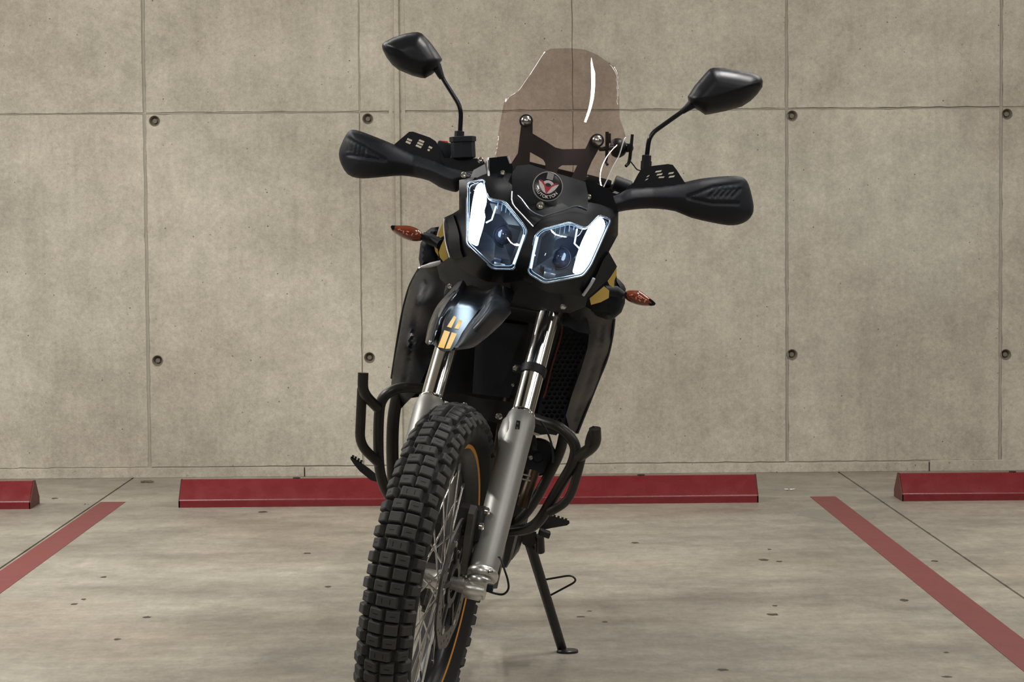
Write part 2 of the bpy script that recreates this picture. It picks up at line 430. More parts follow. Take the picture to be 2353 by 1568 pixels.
# cast concrete panels with tie holes
zt = W(600, 259, WY).z; zk = W(1200, 1068, WY).z
cols = [W(x, 600, WY).x for x in (337, 830, 1318, 1808, 2299)]
dx = (cols[-1]-cols[0])/4
cols = [cols[0]-dx*k for k in range(4, 0, -1)]+cols+[cols[-1]+dx*k for k in range(1, 4)]
th = {}
for px, py in ((355, 278), (362, 829), (845, 273), (849, 822), (1820, 266), (1820, 815), (2314, 262), (2311, 815)):
    q = W(px, py, WY); th[(round(q.x, 3), round(q.z, 3))] = q
zhi = W(845, 273, WY).z; zlo = W(849, 822, WY).z
GW = [.004, .004, .004, .004, .0075, .0035, .002, .0065, .0070, .004, .004, .004]
for i in range(len(cols)-1):
    x0, x1 = cols[i], cols[i+1]; ga, gb = GW[i], GW[i+1]
    for lvl in (0, 1):
        za, zb = ((zk+.004, zt-.0045), (zt+.0045, 2.655))[lvl]
        out = dense([(x0+ga, za), (x1-gb, za), (x1-gb, zb), (x0+ga, zb)], .035)
        out = [(u+random.gauss(0, .0009), v_+random.gauss(0, .0009)) for u, v_ in out]
        hs = []
        if lvl == 0:
            cand = [q for q in th.values() if x0 < q.x < x1]
            if not cand and not (x0 < 0.4 < x1): cand = [Vector((x0+.03, 0, zhi)), Vector((x0+.03, 0, zlo))]
            for q in cand: hs.append((q.x, q.z))
        off = random.uniform(-.0012, .0012); tl = random.uniform(-.002, .002)
        R0 = .021
        holes = [[(cx+R0*math.cos(a*math.pi/10), cz+R0*math.sin(a*math.pi/10)) for a in range(20)] for cx, cz in hs]
        def fr(u, v, x0=x0, off=off, tl=tl): return Vector((u, WY+off+tl*(u-x0), v))
        def bk(u, v): return Vector((u, WY+.04, v))
        v, f = shell_g(out, fr, bk, holes, step=.6)
        pn = build('concrete_panel', v, f, M['wall'], wall, smooth=0)
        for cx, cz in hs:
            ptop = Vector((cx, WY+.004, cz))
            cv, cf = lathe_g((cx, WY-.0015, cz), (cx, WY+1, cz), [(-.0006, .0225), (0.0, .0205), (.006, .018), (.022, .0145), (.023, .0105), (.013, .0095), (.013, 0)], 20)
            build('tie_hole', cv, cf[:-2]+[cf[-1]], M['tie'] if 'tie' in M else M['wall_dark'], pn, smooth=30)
for x, gw in zip(cols, GW):
    build('joint_fin', *box_g((x, WY+.022, (zk+2.65)/2), AX, AY, AZ, gw+.0006, .0185, (2.65-zk)/2), M['fin'], wall, smooth=0)
build('joint_fin', *box_g((0, WY+.0215, zk), AX, AY, AZ, 9, .0185, .006), M['fin'], wall, smooth=0)
def ridge_line(pts, r):
    v, f = tube_g([Vector(p)+Vector((random.gauss(0, .0012), 0, random.gauss(0, .0012))) for p in pts], [r*random.uniform(.4, 1.3) for _ in pts], 5)
    build('mortar_ridge', v, f, M['wall'], wall, smooth=60)
for x, gw in zip(cols, GW):
    if gw > .003: ridge_line([(x+gw*.45, WY+.0028, zk+.02+k*.04) for k in range(int((2.6-zk)/.04))], .0016)
xx = -2.2
for ln in (.9, .75, .5, 1.0, .4):
    ridge_line([(xx+k*.04, WY+.0035, zt+.001) for k in range(int(ln/.04))], .0018); xx += ln+.12
build('joint_fin', *box_g((0, WY+.0235, zt), AX, AY, AZ, 9, .0185, .005), M['fin'], wall, smooth=0)
# kicker along the foot of the wall
kx = [-9, W(700, 1080, WY).x, W(2135, 1080, WY).x, 9]
for k in range(3):
    z1 = (zk, zk-.002, zk+.004)[k]; dy = (-.004, -.006, -.014)[k]
    build('base_kicker', *box_g(((kx[k]+kx[k+1])/2, WY+dy+.03, z1/2), AX, AY, AZ, (kx[k+1]-kx[k])/2-.002, .03, z1/2), M['wall'], wall, smooth=0, bevel=.003)
# vertical formwork ridge on the wall
rx = [W(916, 600, WY).x]
for x in rx:
    v, f = [], []
    prof = [(-.034, 0), (-.024, -.002), (-.014, .004), (-.009, -.012), (.009, -.012), (.014, .004), (.024, -.002), (.034, 0)]
    for z in (zk+.004, 2.65):
        for a, b in prof: v.append((x+a+.02*(z-.7)*-.0, WY-.001+b, z))
    n = len(prof); f = [(i, i+1, n+i+1, n+i) for i in range(n-1)]
    build('formwork_ridge', v, f, M['wall'], wall, smooth=60)

# red bay lines painted on the floor
def stripe(pts, name='bay_line'):
    P = [G(*p) for p in pts]
    x0, x1 = sorted((P[0].x, P[1].x)); yb = (P[0].y+P[1].y)/2
    return build(name, *box_g(((x0+x1)/2, (yb+1.0)/2, .0006), AX, AY, AZ, (x1-x0)/2, (yb-1.0)/2, .0006), M['redline'], floor, smooth=0, label='painted red bay line')
stripe([(231, 1155), (289, 1154)]); stripe([(1861.5, 1142.5), (1919, 1141.5)])
# stains
def stain(px, py, rw, rh, m='stain', name='oil_spot', seed=0):
    c = G(px, py); rx_ = rw*c.y/F; ry_ = rh*c.y/F*c.y/H; rnd = random.Random(px*31+py)
    n = 14; z0 = .0002 if m == 'stain2' else .0003; v = [(c.x, c.y, z0)]; ph = [rnd.uniform(.72, 1.2) for _ in range(n)]
    for k in range(n):
        a = 2*math.pi*k/n; v.append((c.x+rx_*math.cos(a)*ph[k], c.y+ry_*math.sin(a)*ph[k], z0))
    f = [(0, 1+k, 1+(k+1) % n) for k in range(n)]
    build(name, v, f, M[m], floor, smooth=0)
for px, py, a, b in ((238, 1327, 9, 2.2), (192, 1378, 7, 1.8), (170, 1389, 9, 1.8), (337, 1419, 10, 2.4), (269, 1470, 8, 2.2), (707, 1272, 9, 1.6),
                     (753, 1349, 8, 2.2), (604, 1177, 11, 1.8), (1755, 1287, 12, 2.6), (1790, 1291, 8, 1.6), (1776, 1413, 15, 3), (1781, 1393, 6, 1.8),
                     (2077, 1380, 11, 3), (1661, 1540, 13, 3), (1768, 1263, 5, 1.5), (2148, 1290, 9, 2), (1390, 1430, 9, 1.6), (1355, 1405, 6, 1.2), (125, 1146, 8, 1.4),
                     (2175, 1500, 6, 1.8), (2175, 1556, 12, 2), (1460, 1248, 9, 1.6), (1334, 1418, 10, 1.6)):
    stain(px, py, a, b)
for k, (px, py, a, b) in enumerate(((1935, 1184, 98, 16), (650, 1204, 100, 6))):
    if k == 0: stain(px, py, a, b, 'stain2', 'damp_patch')

# wheel stops
def wheel_stop(xa, xb, yf, label):
    prof = [(0, 0), (0, .024), (.0006, .0265), (.0022, .0288), (.0042, .0308), (.066, .094), (.069, .0963), (.073, .097), (.092, .097), (.096, .0963), (.099, .094), (.158, .032), (.163, .027), (.164, .024), (.164, 0)]
    n = len(prof); v = []; xs = [xa, xb]
    t = thing('wheel_stop', label, 'wheel stop', ((xa+xb)/2, yf+.08, 0), 'red wheel stops')
    for x in xs:
        for y, z in prof: v.append((x, yf+y, z))
    f = [(i, (i+1) % n, n+(i+1) % n, n+i) for i in range(n)]
    b = build('bar', v, f+[tuple(range(n)), tuple(range(n, 2*n))], M['redpaint'], t, smooth=45, bevel=0)
    for x, s in ((xa, -1), (xb, 1)):
        v2 = [(x+s*.001, yf+y, z) for y, z in prof]+[(x-s*.004, yf+y, z) for y, z in prof]
        build('end_face', v2, [tuple(range(n)), tuple(range(n, 2*n))]+[(i, (i+1) % n, n+(i+1) % n, n+i) for i in range(n)], M['redworn'], t, smooth=0, label='worn brown end face')
    for fx in (.2, .8):
        c = Vector((xa+(xb-xa)*fx, yf+.083, .096))
        build('anchor_bolt', *lathe_g(c, c+AZ, [(0, .014), (.004, .014), (.005, .007), (.002, .006), (.002, 0)], 12), M['blackmetal'], t)
    return t
yf = (G(410, 1168).y+G(1742, 1155).y)/2; 
xa, xb = G(410, 1168).x, G(1742, 1155).x
wheel_stop(xa, xb, yf, 'long red wheel stop on the floor directly behind the motorcycle')
xe = G(67, 1172).x; wheel_stop(xe-(xb-xa), xe, yf, 'red wheel stop at the left edge of the photo, left of the bay line')
xs_ = G(2077, 1155).x; wheel_stop(xs_, xs_+(xb-xa), yf, 'red wheel stop at the right edge of the photo, right of the bay line')

# small litter
def litter(px, py, r, name, label, m, n=9, flat=.3):
    c = G(px, py); t = thing(name, label, 'litter', c); rnd = random.Random(px)
    mb = MB()
    for k in range(n):
        q = c+Vector((rnd.uniform(-r, r), rnd.uniform(-r, r)*.8, rnd.uniform(.002, .006)))
        a = rnd.uniform(0, 6.28); ax = Vector((math.cos(a), math.sin(a), rnd.uniform(-.3, .3))).normalized(); ay = AZ.cross(ax).normalized(); az = ax.cross(ay)
        s_ = r*rnd.uniform(.25, .5); mb.add(*box_g(q, ax, ay, az, s_, s_*.6, s_*flat*.5))
    mb.out('scrap', m, t, smooth=30, bevel=.0008)
litter(338, 1109, .022, 'crumbled_debris', 'small dark crumbled debris on the floor at the foot of the wall', M['leaf'], 12)
litter(1815, 1127, .016, 'foil_scrap', 'small shiny white scrap on the floor beyond the right bay line', M['foil'], 6)
litter(198, 1162, .008, 'pebble', 'tiny dark pebble beside the left floor joint', M['leaf'], 3, .8)

# ================================================================ MOTORCYCLE
A = 4.19
Cc = W(985, 1330, A)                                     # front wheel centre
moto = thing('motorcycle', 'black adventure motorcycle on its side stand with both headlamp light strips lit', 'motorcycle', (Cc.x, A+.7, 0))
yaw = math.radians(11.5); cam_ = math.radians(9.5)
axh = Vector((math.cos(yaw), -math.sin(yaw), 0))
wa = (axh*math.cos(cam_) + Vector((0, 0, -1))*math.sin(cam_)).normalized()    # axle direction (viewer right, bike's left)
wf = Vector((-math.sin(yaw), -math.cos(yaw), 0))                              # wheel forward
wu = wf.cross(wa).normalized()
if wu.z < 0: wu = -wu
print('wheel centre', Cc)
Cc.z += 0
TH = math.radians(14.3)
def XC(y): return -.176+(y-A)*.009
def BL(x, y, z): return Vector((XC(y)+x*math.cos(TH)+z*math.sin(TH), y, z*math.cos(TH)-x*math.sin(TH)))
bX = Vector((math.cos(TH), 0, -math.sin(TH))); bZ = Vector((math.sin(TH), 0, math.cos(TH)))

def wheel(c, ax, fw, up, Rc, halfw, secd, nrow, knob_w, front=True, prefix='front'):
    """tyre, rim, spokes, hub around centre c"""
    ns = 96
    def pt(phi, r, x): return c+(fw*math.cos(phi)+up*math.sin(phi))*r+ax*x
    # carcass profile (x, r)
    prof = []
    for k in range(13):
        a = -math.pi*.5*1.0+math.pi*k/12
        prof.append((halfw*math.sin(a), Rc-secd*(1-math.cos(a))))
    bead = Rc-secd-.030
    prof = [(-.020, bead), (-.030, bead+.006), (-halfw*.93, bead+.020)]+prof+[(halfw*.93, bead+.020), (.030, bead+.006), (.020, bead)]
    n = len(prof); v = []; f = []
    for i in range(ns):
        for x, r in prof: v.append(pt(2*math.pi*i/ns, r, x))
    for i in range(ns):
        for k in range(n): f.append((i*n+k, i*n+(k+1) % n, ((i+1) % ns)*n+(k+1) % n, ((i+1) % ns)*n+k))
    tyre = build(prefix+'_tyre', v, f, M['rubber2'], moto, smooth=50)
    # knobs
    def rad(x):
        t = min(.985, abs(x)/halfw); return Rc-secd*(1-math.sqrt(1-t*t))
    def knob_mesh(w_, l_, h_, nm, dash):
        me = bpy.data.meshes.new(nm); bm = bmesh.new()
        for z, s in ((-.004, 1.10), (h_*.6, 1.0), (h_, .94)):
            for sx, sy in ((-1, -1), (1, -1), (1, 1), (-1, 1)): bm.verts.new((sx*w_*s, sy*l_*s, z))
        bm.verts.ensure_lookup_table()
        for k in range(2):
            for i in range(4): bm.faces.new([bm.verts[k*4+i], bm.verts[k*4+(i+1) % 4], bm.verts[k*4+4+(i+1) % 4], bm.verts[k*4+4+i]])
        top = bm.faces.new([bm.verts[8+i] for i in range(4)])
        es = [e for e in bm.edges if all(v_.co.z > -.003 for v_ in e.verts) and abs(e.verts[0].co.z-e.verts[1].co.z) > .001 or all(v_.co.z > h_*.9 for v_ in e.verts)]
        bmesh.ops.bevel(bm, geom=es, offset=.0016, segments=1, affect='EDGES')
        if dash:
            for cx_, vert in dash:
                a, b = ((.0009, l_*.45) if vert else (w_*.42, .0009))
                z = h_+.00015
                q = [bm.verts.new((cx_-a, -b, z)), bm.verts.new((cx_+a, -b, z)), bm.verts.new((cx_+a, b, z)), bm.verts.new((cx_-a, b, z))]
                fc = bm.faces.new(q); fc.material_index = 1
        bmesh.ops.recalc_face_normals(bm, faces=bm.faces)
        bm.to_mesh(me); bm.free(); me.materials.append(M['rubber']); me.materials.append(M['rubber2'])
        for p in me.polygons: p.use_smooth = False
        return me
    pit = 2*math.pi*Rc/nrow; L_ = pit*.41; kw = knob_w
    mw = knob_mesh(kw*1.38, L_, .0095, 'wide_block', [(-kw*.55, True), (kw*.55, True)])
    mp = knob_mesh(kw*.92, L_, .0095, 'block', []); md = knob_mesh(kw*.92, L_, .0095, 'block_sipe', [(0, False)])
    ms = knob_mesh(kw*.80, L_*.92, .0095, 'shoulder', [(0, False)]); ms2 = knob_mesh(kw*.80, L_*.92, .0095, 'shoulder2', [])
    mats = []
    def place(me, phi, x):
        e = .001; r = rad(x); tilt = math.atan2(-(rad(abs(x)+e)-rad(abs(x)-e)), 2*e)*(1 if x >= 0 else -1)
        radial = fw*math.cos(phi)+up*math.sin(phi); tang = -fw*math.sin(phi)+up*math.cos(phi)
        nrm = radial*math.cos(tilt)+ax*math.sin(tilt); lat = ax*math.cos(tilt)-radial*math.sin(tilt)
        o = c+radial*r+ax*x
        mt = Matrix.Identity(4)
        for i in range(3): mt[i][0] = lat[i]; mt[i][1] = tang[i]; mt[i][2] = nrm[i]; mt[i][3] = o[i]
        mats.append((me, mt))
    x1 = kw*1.02; s1 = halfw*.72; s2 = halfw*.83
    for i in range(nrow):
        ph = 2*math.pi*(i+.5)/nrow; k = i % 4
        if k == 0: place(mw, ph, 0)
        else:
            m1 = mp if k == 2 else md
            place(m1, ph, -x1); place(m1, ph, x1)
        ss = (s1, s2, s1, s2)[k]
        for sg in (-1, 1):
            if k == 2: continue
            place(ms if k == 0 else ms2, ph, sg*ss)
        if k == 2:
            for sg in (-1, 1): place(ms2, ph, sg*s1*1.04)
    # the blocks that face the viewer are separate, the rest are joined
    camp = Vector((0, 0, H)); vis = []; hid = []
    for me, mt in mats:
        nrm = Vector((mt[0][2], mt[1][2], mt[2][2])); o = mt.translation
        d = nrm.dot((camp-o).normalized())
        (vis if front and d > -.12 else hid).append((me, mt, d))
    vis.sort(key=lambda q: -q[2]); hid += vis[290:]; vis = vis[:290]
    for me, mt, d in vis:
        o = bpy.data.objects.new('tread_block', me); C.objects.link(o); o.parent = tyre; o.matrix_basis = WM['motorcycle'].inverted() @ mt if False else mt
        o.matrix_parent_inverse = Matrix()
    mb = MB()
    for me, mt, d in hid: mb.add([mt @ v_.co for v_ in me.vertices], [tuple(p.vertices) for p in me.polygons])
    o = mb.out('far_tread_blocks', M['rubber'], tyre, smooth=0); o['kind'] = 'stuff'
    # rim
    rb = bead
    rp = [(-.030, rb+.010), (-.031, rb-.001), (-.026, rb-.006), (-.020, rb-.014), (-.008, rb-.022), (.008, rb-.022), (.020, rb-.014), (.026, rb-.006), (.031, rb-.001), (.030, rb+.010), (.016, rb+.004), (-.016, rb+.004)]
    n = len(rp); v = []; f = []
    for i in range(ns):
        for x, r in rp: v.append(pt(2*math.pi*i/ns, r, x))
    for i in range(ns):
        for k in range(n): f.append((i*n+k, i*n+(k+1) % n, ((i+1) % ns)*n+(k+1) % n, ((i+1) % ns)*n+k))
    rim = build(prefix+'_rim', v, f, M['rim'], moto, smooth=40)
    if front:
        for sg in (1,):
            v = []; f = []; q = [(.0308, rb+.0095), (.0328, rb+.0065), (.0328, rb+.0020), (.0308, rb-.0006)]
            for i in range(ns):
                for x, r in q: v.append(pt(2*math.pi*i/ns, r, sg*x))
            for i in range(ns):
                for k in range(4): f.append((i*4+k, i*4+(k+1) % 4, ((i+1) % ns)*4+(k+1) % 4, ((i+1) % ns)*4+k))
            build('rim_stripe', v, f, M['orange'], rim, smooth=60, label='orange pinstripe')
    # hub
    fl = .028 if front else .038
    hub = build(prefix+'_hub', *lathe_g(c-ax*(fl+.012), c+ax, [(0, .016), (.004, .026), (.008, .027), (.010, .033), (.016, .033), (.020, .021), (.026, .019), (fl*2-.002, .019), (fl*2+.004, .022), (fl*2+.008, .034), (fl*2+.014, .034), (fl*2+.016, .027), (fl*2+.024, .025), (fl*2+.024, .012)], 32), M['alu'], moto, smooth=40)
    # spokes
    for k in range(36):
        sg = 1 if k % 2 else -1; pr = 1 if (k//2) % 2 else -1
        ph = 2*math.pi*(k+.5)/36; hp = ph+pr*math.radians(52)
        a = pt(hp, .029, sg*(fl-.002)); b = pt(ph, rb-.020, sg*.006)
        u = (b-a).normalized()
        build('spoke', *tube_g([a, b-u*.014], .0019, 6), M['steel'], rim, smooth=60)
        build('spoke_nipple', *tube_g([b-u*.016, b-u*.004, b+u*.004], [.0032, .0032, .0034], 6), M['steel'], rim, smooth=40)
    return tyre, rim, hub
tyre, rim, hub = wheel(Cc, wa, wf, wu, .336, .049, .044, 84, .0135)
def WP(x, f_, u): return Cc+wa*x+wf*f_+wu*u     # front wheel frame
# brake disc on the viewer's right
def ringplate(name, c, ax, fw, up, ri, ro, th, m, parent, holes=(), wav=0, nw=10, seg=80, **k):
    out = [((ro+wav*math.sin(nw*2*math.pi*i/seg))*math.cos(2*math.pi*i/seg), (ro+wav*math.sin(nw*2*math.pi*i/seg))*math.sin(2*math.pi*i/seg)) for i in range(seg)]
    hs = [[(ri*math.cos(2*math.pi*i/seg), ri*math.sin(2*math.pi*i/seg)) for i in range(seg)]]
    for (r, a, rr) in holes: hs.append([(r*math.cos(a)+rr*math.cos(q*math.pi/4), r*math.sin(a)+rr*math.sin(q*math.pi/4)) for q in range(8)])
    v, f = shell_g(out, lambda u, v_: c+fw*u+up*v_+ax*th/2, lambda u, v_: c+fw*u+up*v_-ax*th/2, hs, step=.03)
    return build(name, v, f, m, parent, smooth=30, **k)
dc = Cc+wa*.050
hl = [(.112+.007*((i % 3)-1), 2*math.pi*i/36, .0035) for i in range(36)]
disc = ringplate('brake_disc', dc, wa, wf, wu, .095, .129, .0045, M['disc'], moto, hl, wav=.0022)
ringplate('disc_carrier', dc-wa*.002, wa, wf, wu, .030, .048, .006, M['blackmetal'], disc)
for k in range(6):
    a = 2*math.pi*k/6; r_ = wf*math.cos(a)+wu*math.sin(a); t_ = -wf*math.sin(a)+wu*math.cos(a)
    build('carrier_arm', *box_g(dc+r_*.073+t_*.008, r_, t_, wa, .028, .006, .003), M['blackmetal'], disc, bevel=.002)
    build('disc_rivet', *lathe_g(dc+r_*.098-wa*.002, dc+r_*.098+wa, [(0, .007), (.006, .007), (.0075, .004), (.0075, 0)], 12), M['bolt'], disc)

# ---- fork
def lerp(a, b, t): return a+(b-a)*t
# axis: up direction of the fork in the wheel's plane, raked back
rk = math.radians(24.5)
fu = (wu*math.cos(rk)-wf*math.sin(rk)).normalized()
# lower leg axis positions from the picture, depth from the rake
rbot = W(1108, 1322, A-.03+.018); rtop = W(1199, 955, A+.19)
lofs = WP(-.0925, 0, 0)-WP(.0925, 0, 0)
lbot = rbot+lofs; ltop = rtop+lofs
for side, (b, t) in (('r', (rbot, rtop)), ('l', (lbot, ltop))):
    d = (t-b).normalized(); L = (t-b).length
    if side == 'l':
        q = W(991, 921, (t).y); t = Vector((q.x, t.y, q.z)); d = (t-b).normalized(); L = (t-b).length
    lab = None
    leg = build('fork_lower', *lathe_g(b, t, [(-.01, .010), (-.008, .022), (0, .0275), (.012, .0285), (.05, .0298), (L*.55, .0308), (L*.76, .0308), (L*.84, .0315), (L*.90, .0315), (L*.95, .0315), (L*.98, .0288), (L, .0270), (L, .020)], 36), M['forksilver'], moto, smooth=50)
    # cast rib that swells the top of the leg
    inn = (-wa if side == 'r' else wa)
    build('leg_rib', *tube_g([lerp(b, t, x)+inn*o for x, o in ((.97, .002), (.93, .008), (.86, .009), (.80, .005), (.74, .0))], [.022, .0275, .0290, .027, .022], 18), M['forksilver'], leg, smooth=60)
    build('seal_ring', *lathe_g(t-d*.004, t+d, [(0, .0275), (.006, .0275), (.008, .0265), (.010, .025), (.010, .02)], 32), M['chrome'], leg)
    # chrome stanchion
    if side == 'r': top = W(1262, 716, A+.19+(.25*math.tan(rk)))
    else: top = t+(W(1262, 716, A+.19+(.25*math.tan(rk)))-rtop)
    st = build('fork_tube', *tube_g([t-d*.03, t, top], .0235, 32), M['chrome'], moto, smooth=60)
    if side == 'r':
        c0 = lerp(t, top, .42); dd = (top-t).normalized()
        build('hose_clamp', *lathe_g(c0-dd*.010, c0+dd, [(0, .0245), (0, .0265), (.018, .0265), (.018, .0245)], 24), M['matte'], st)
        e = c0-wa*.038-AY*.012
        build('clamp_ear', *box_g(c0-wa*.031-AY*.006, wa, dd, wf, .010, .008, .005), M['matte'], st, bevel=.001)
        build('clamp_bolt', *lathe_g(e+AY*.004, e-AY, [(0, .0065), (.006, .0065), (.008, .004), (.005, .003), (.005, 0)], 6), M['bolt'], st, smooth=0)
        RT = top
        # slot with embossed marks near the top of the right leg
        sl = [(1187, 966), (1196, 968), (1191, 1006), (1187.5, 1010), (1181, 1009), (1181, 1000)]
        shell('leg_slot', sl, A+.136, M['blackmetal'], leg, thick=.006, step=20)
        for yy in (974, 984, 994, 1003): bolt(1190.5-(yy-966)*.12, yy, A+.136, 2.6, leg, M['disc'], 'slot_stud')
    else: LT = top
# axle end cap, clamp rings
rod = WP(.060, 0, 0)
ac = W(1091, 1345, A-.055)
build('axle_spacer', *lathe_g(Cc+wa*.028, Cc+wa, [(0, .013), (.030, .013), (.030, .0155), (.060, .0155), (.060, .01)], 24), M['alu'], moto, smooth=40)
clampb = build('axle_clamp', *lathe_g(WP(.074, .0, -.004), WP(1, 0, 0), [(0, .017), (.003, .020), (.030, .0205), (.034, .018), (.040, .0175), (.040, .011)], 32), M['alu'], moto, smooth=40)
build('clamp_ring', *lathe_g(rbot-(rtop-rbot).normalized()*.010-wa*.0, rtop, [(0, .020), (.001, .028), (.006, .0315), (.014, .0315), (.018, .029), (.018, .02)], 32), M['alu'], clampb, smooth=40)
build('clamp_ring', *lathe_g(rbot-(rtop-rbot).normalized()*.026-wa*.0, rtop, [(0, .014), (.002, .022), (.007, .025), (.012, .025), (.016, .022), (.016, .014)], 32), M['alu'], clampb, smooth=40)
bolt(1127, 1315, A-.10, 6.5, clampb, M['bolt'], 'pinch_bolt')
# caliper bracket above the axle, wheel side of the right leg
cal = MB()
cb = WP(.050, -.02, .0)
def plate3(name, pts, c, u, v_, n, th, m, parent, holes=(), bevel=.0015, **k):
    vv, ff = shell_g(pts, lambda a, b: c+u*a+v_*b+n*th/2, lambda a, b: c+u*a+v_*b-n*th/2, holes, step=.05)
    return build(name, vv, ff, m, parent, smooth=30, bevel=0, **k)
cp = plate3('brake_caliper', [(-.060, .080), (-.042, .066), (-.022, .085), (-.014, .12), (-.024, .145), (-.045, .152), (-.068, .140), (-.078, .11)], Cc, wf, wu, wa, .046, M['blackmetal'], moto)
for vtx in cp.data.vertices: vtx.co += wa*.058
plate3('caliper_bracket', [(-.03, .03), (.0, .02), (.02, .10), (.016, .142), (.004, .158), (-.012, .150), (-.02, .09)], Cc+wa*.066, wf, wu, wa, .012, M['disc'], cp)
for u_, v_ in ((.006, .120), (-.03, .145)):
    q = Cc+wa*.088+wf*u_+wu*v_; build('caliper_bolt', *lathe_g(q-wa*.004, q+wa, [(0, .008), (.006, .008), (.008, .005), (.004, .004), (.004, 0)], 12), M['bolt'], cp)
# brake hose at the foot of the fork
pipe('brake_hose', [(1146, 1281, 4.14), (1151, 1286, 4.12), (1160, 1312, 4.11), (1167, 1335, 4.11), (1168, 1354, 4.11), (1157, 1366, 4.11), (1140, 1365, 4.12), (1124, 1360, 4.13)], .0021, M['matte'], moto, seg=8)
pipe('sensor_lead', [(1242, 968, 4.5), (1256, 990, 4.5), (1267, 1020, 4.5), (1271, 1050, 4.5), (1270, 1064, 4.5)], .0022, M['matte'], moto, seg=8)
build('sensor_block', *box_g(W(1126, 1352, 4.13), wa, wu, wf, .006, .008, .006), M['matte'], moto, bevel=.002)

# triple clamp (bottom yoke)
ym = (RT+LT)/2
build('triple_clamp', *box_g(ym+fu*.0+Vector((0, .02, 0)), wa, fu, wa.cross(fu), .125, .020, .040), M['blackmetal'], moto, bevel=.010)
build('steering_stem', *tube_g([ym+Vector((0, .035, 0)), ym+fu*.24+Vector((0, .035, 0))], .026, 20), M['blackmetal'], moto)
for q in (RT, LT): build('fork_tube_upper', *tube_g([q, q+fu*.25], .0265, 24), M['blackmetal'], moto)
hbc = ym+fu*.25+Vector((0, .02, 0))
build('top_clamp', *box_g(hbc, wa, fu, wa.cross(fu), .115, .014, .035), M['blackmetal'], moto, bevel=.006)

# ---- fender (loft)
cols_ = []
sec = [
 [(977,787,4.07),(984,793,4.03),(994,792,4.03),(1004,799,4.01),(1018,808,3.995),(1036,806,3.99),(1060,804,4.00),(1088,799,4.05)],
 [(980,768,4.09),(991,768,4.05),(1001,768,4.055),(1012,772,4.03),(1026,776,4.02),(1048,775,4.02),(1080,776,4.03),(1112,780,4.09)],
 [(987,740,4.13),(1003,738,4.08),(1013,738,4.095),(1022,735,4.09),(1044,740,4.085),(1074,745,4.075),(1108,738,4.07),(1140,752,4.15)],
 [(1004,703,4.20),(1023,700,4.14),(1034,700,4.16),(1046,706,4.16),(1070,712,4.16),(1098,716,4.15),(1128,704,4.13),(1168,722,4.23)],
 [(1030,673,4.28),(1048,668,4.21),(1054,668,4.23),(1058,688,4.24),(1084,695,4.24),(1111,699,4.23),(1133,680,4.20),(1176,694,4.31)],
 [(1048,650,4.34),(1062,645,4.30),(1068,648,4.32),(1076,660,4.33),(1100,664,4.33),(1126,666,4.32),(1146,655,4.29),(1184,668,4.38)],
]
def loft(name, secs, m, parent, thick=.004, nu=5, nv=5, smooth=40, dirn=AY, rng=None, off=0, **k):
    P = [[W(q[0], q[1], q[2]+off) for q in s] for s in secs]
    rows = [catmull(r, nu) for r in P] if nu > 1 else P
    colsn = len(rows[0]); cc = [catmull([rows[i][j] for i in range(len(rows))], nv) for j in range(colsn)]
    nr = len(cc[0]); grid = [[cc[j][i] for j in range(colsn)] for i in range(nr)]
    if rng: grid = [r[rng[2]:rng[3]] for r in grid[rng[0]:rng[1]]]; nr = len(grid); colsn = len(grid[0])
    v = [p for r in grid for p in r]+[p+dirn*thick for r in grid for p in r]; n = nr*colsn; f = []
    for i in range(nr-1):
        for j in range(colsn-1):
            a = i*colsn+j; q = (a, a+1, a+colsn+1, a+colsn); f += [q, tuple(x+n for x in reversed(q))]
    for i in range(nr-1):
        for j in (0, colsn-1):
            a = i*colsn+j; f.append((a, a+colsn, a+colsn+n, a+n))
    for j in range(colsn-1):
        for i in (0, nr-1):
            a = i*colsn+j; f.append((a, a+1, a+1+n, a+n))
    return build(name, v, f, m, parent, smooth=smooth, **k)
fender = loft('front_fender', sec, M['black'], moto, smooth=48, off=.024, label='glossy black front fender beak')
# flat centre plate of the beak with the yellow stripes on it
platefn = plane_fn((1058, 690, 4.195), (1112, 700, 4.190), (1018, 806, 3.965))
plate = shell('fender_plate', [(1058, 690), (1110, 699), (1096, 718), (1076, 744), (1062, 765), (1049, 790), (1037, 806), (1018, 808), (1004, 799), (1012, 770), (1022, 745), (1040, 712)], platefn, M['gloss'], fender, thick=.012, step=14)
lobeL = [(1056, 664), (1044, 668), (1030, 680), (1008, 702), (994, 730), (984, 760), (977, 787), (982, 792), (994, 792), (1001, 770), (1012, 738), (1030, 702), (1048, 678)]
lfn = plane_fn((1050, 668, 4.235), (990, 790, 3.99), (984, 770, 4.05))
shell('side_lobe', lobeL, dome(lobeL, lfn, .012, 12), M['gloss'], fender, thick=.012, step=6, smooth=60)
lobeR = [(1126, 677), (1140, 676), (1160, 686), (1172, 697), (1174, 720), (1150, 748), (1120, 775), (1098, 792), (1080, 801), (1050, 805), (1038, 804), (1052, 788), (1064, 766), (1080, 745), (1098, 722), (1114, 700)]
lfr = plane_fn((1130, 680, 4.215), (1050, 804, 3.985), (1165, 720, 4.26))
shell('side_lobe', lobeR, dome(lobeR, lfr, .022, 26), M['black'], fender, thick=.012, step=6, smooth=60)
for st in ([(1006,798),(1020,801),(1034,763),(1021,759)], [(1023,802),(1034,801.5),(1050,767),(1038,764)],
           [(1027,751),(1037,754),(1049,729),(1043,726)], [(1044,755),(1054,757),(1062,738),(1055,735)]):
    shell('yellow_stripe', st, lambda x, y: platefn(x, y)-.0012, M['yellow2'], fender, thick=.001, step=30, label='yellow stripe sticker')

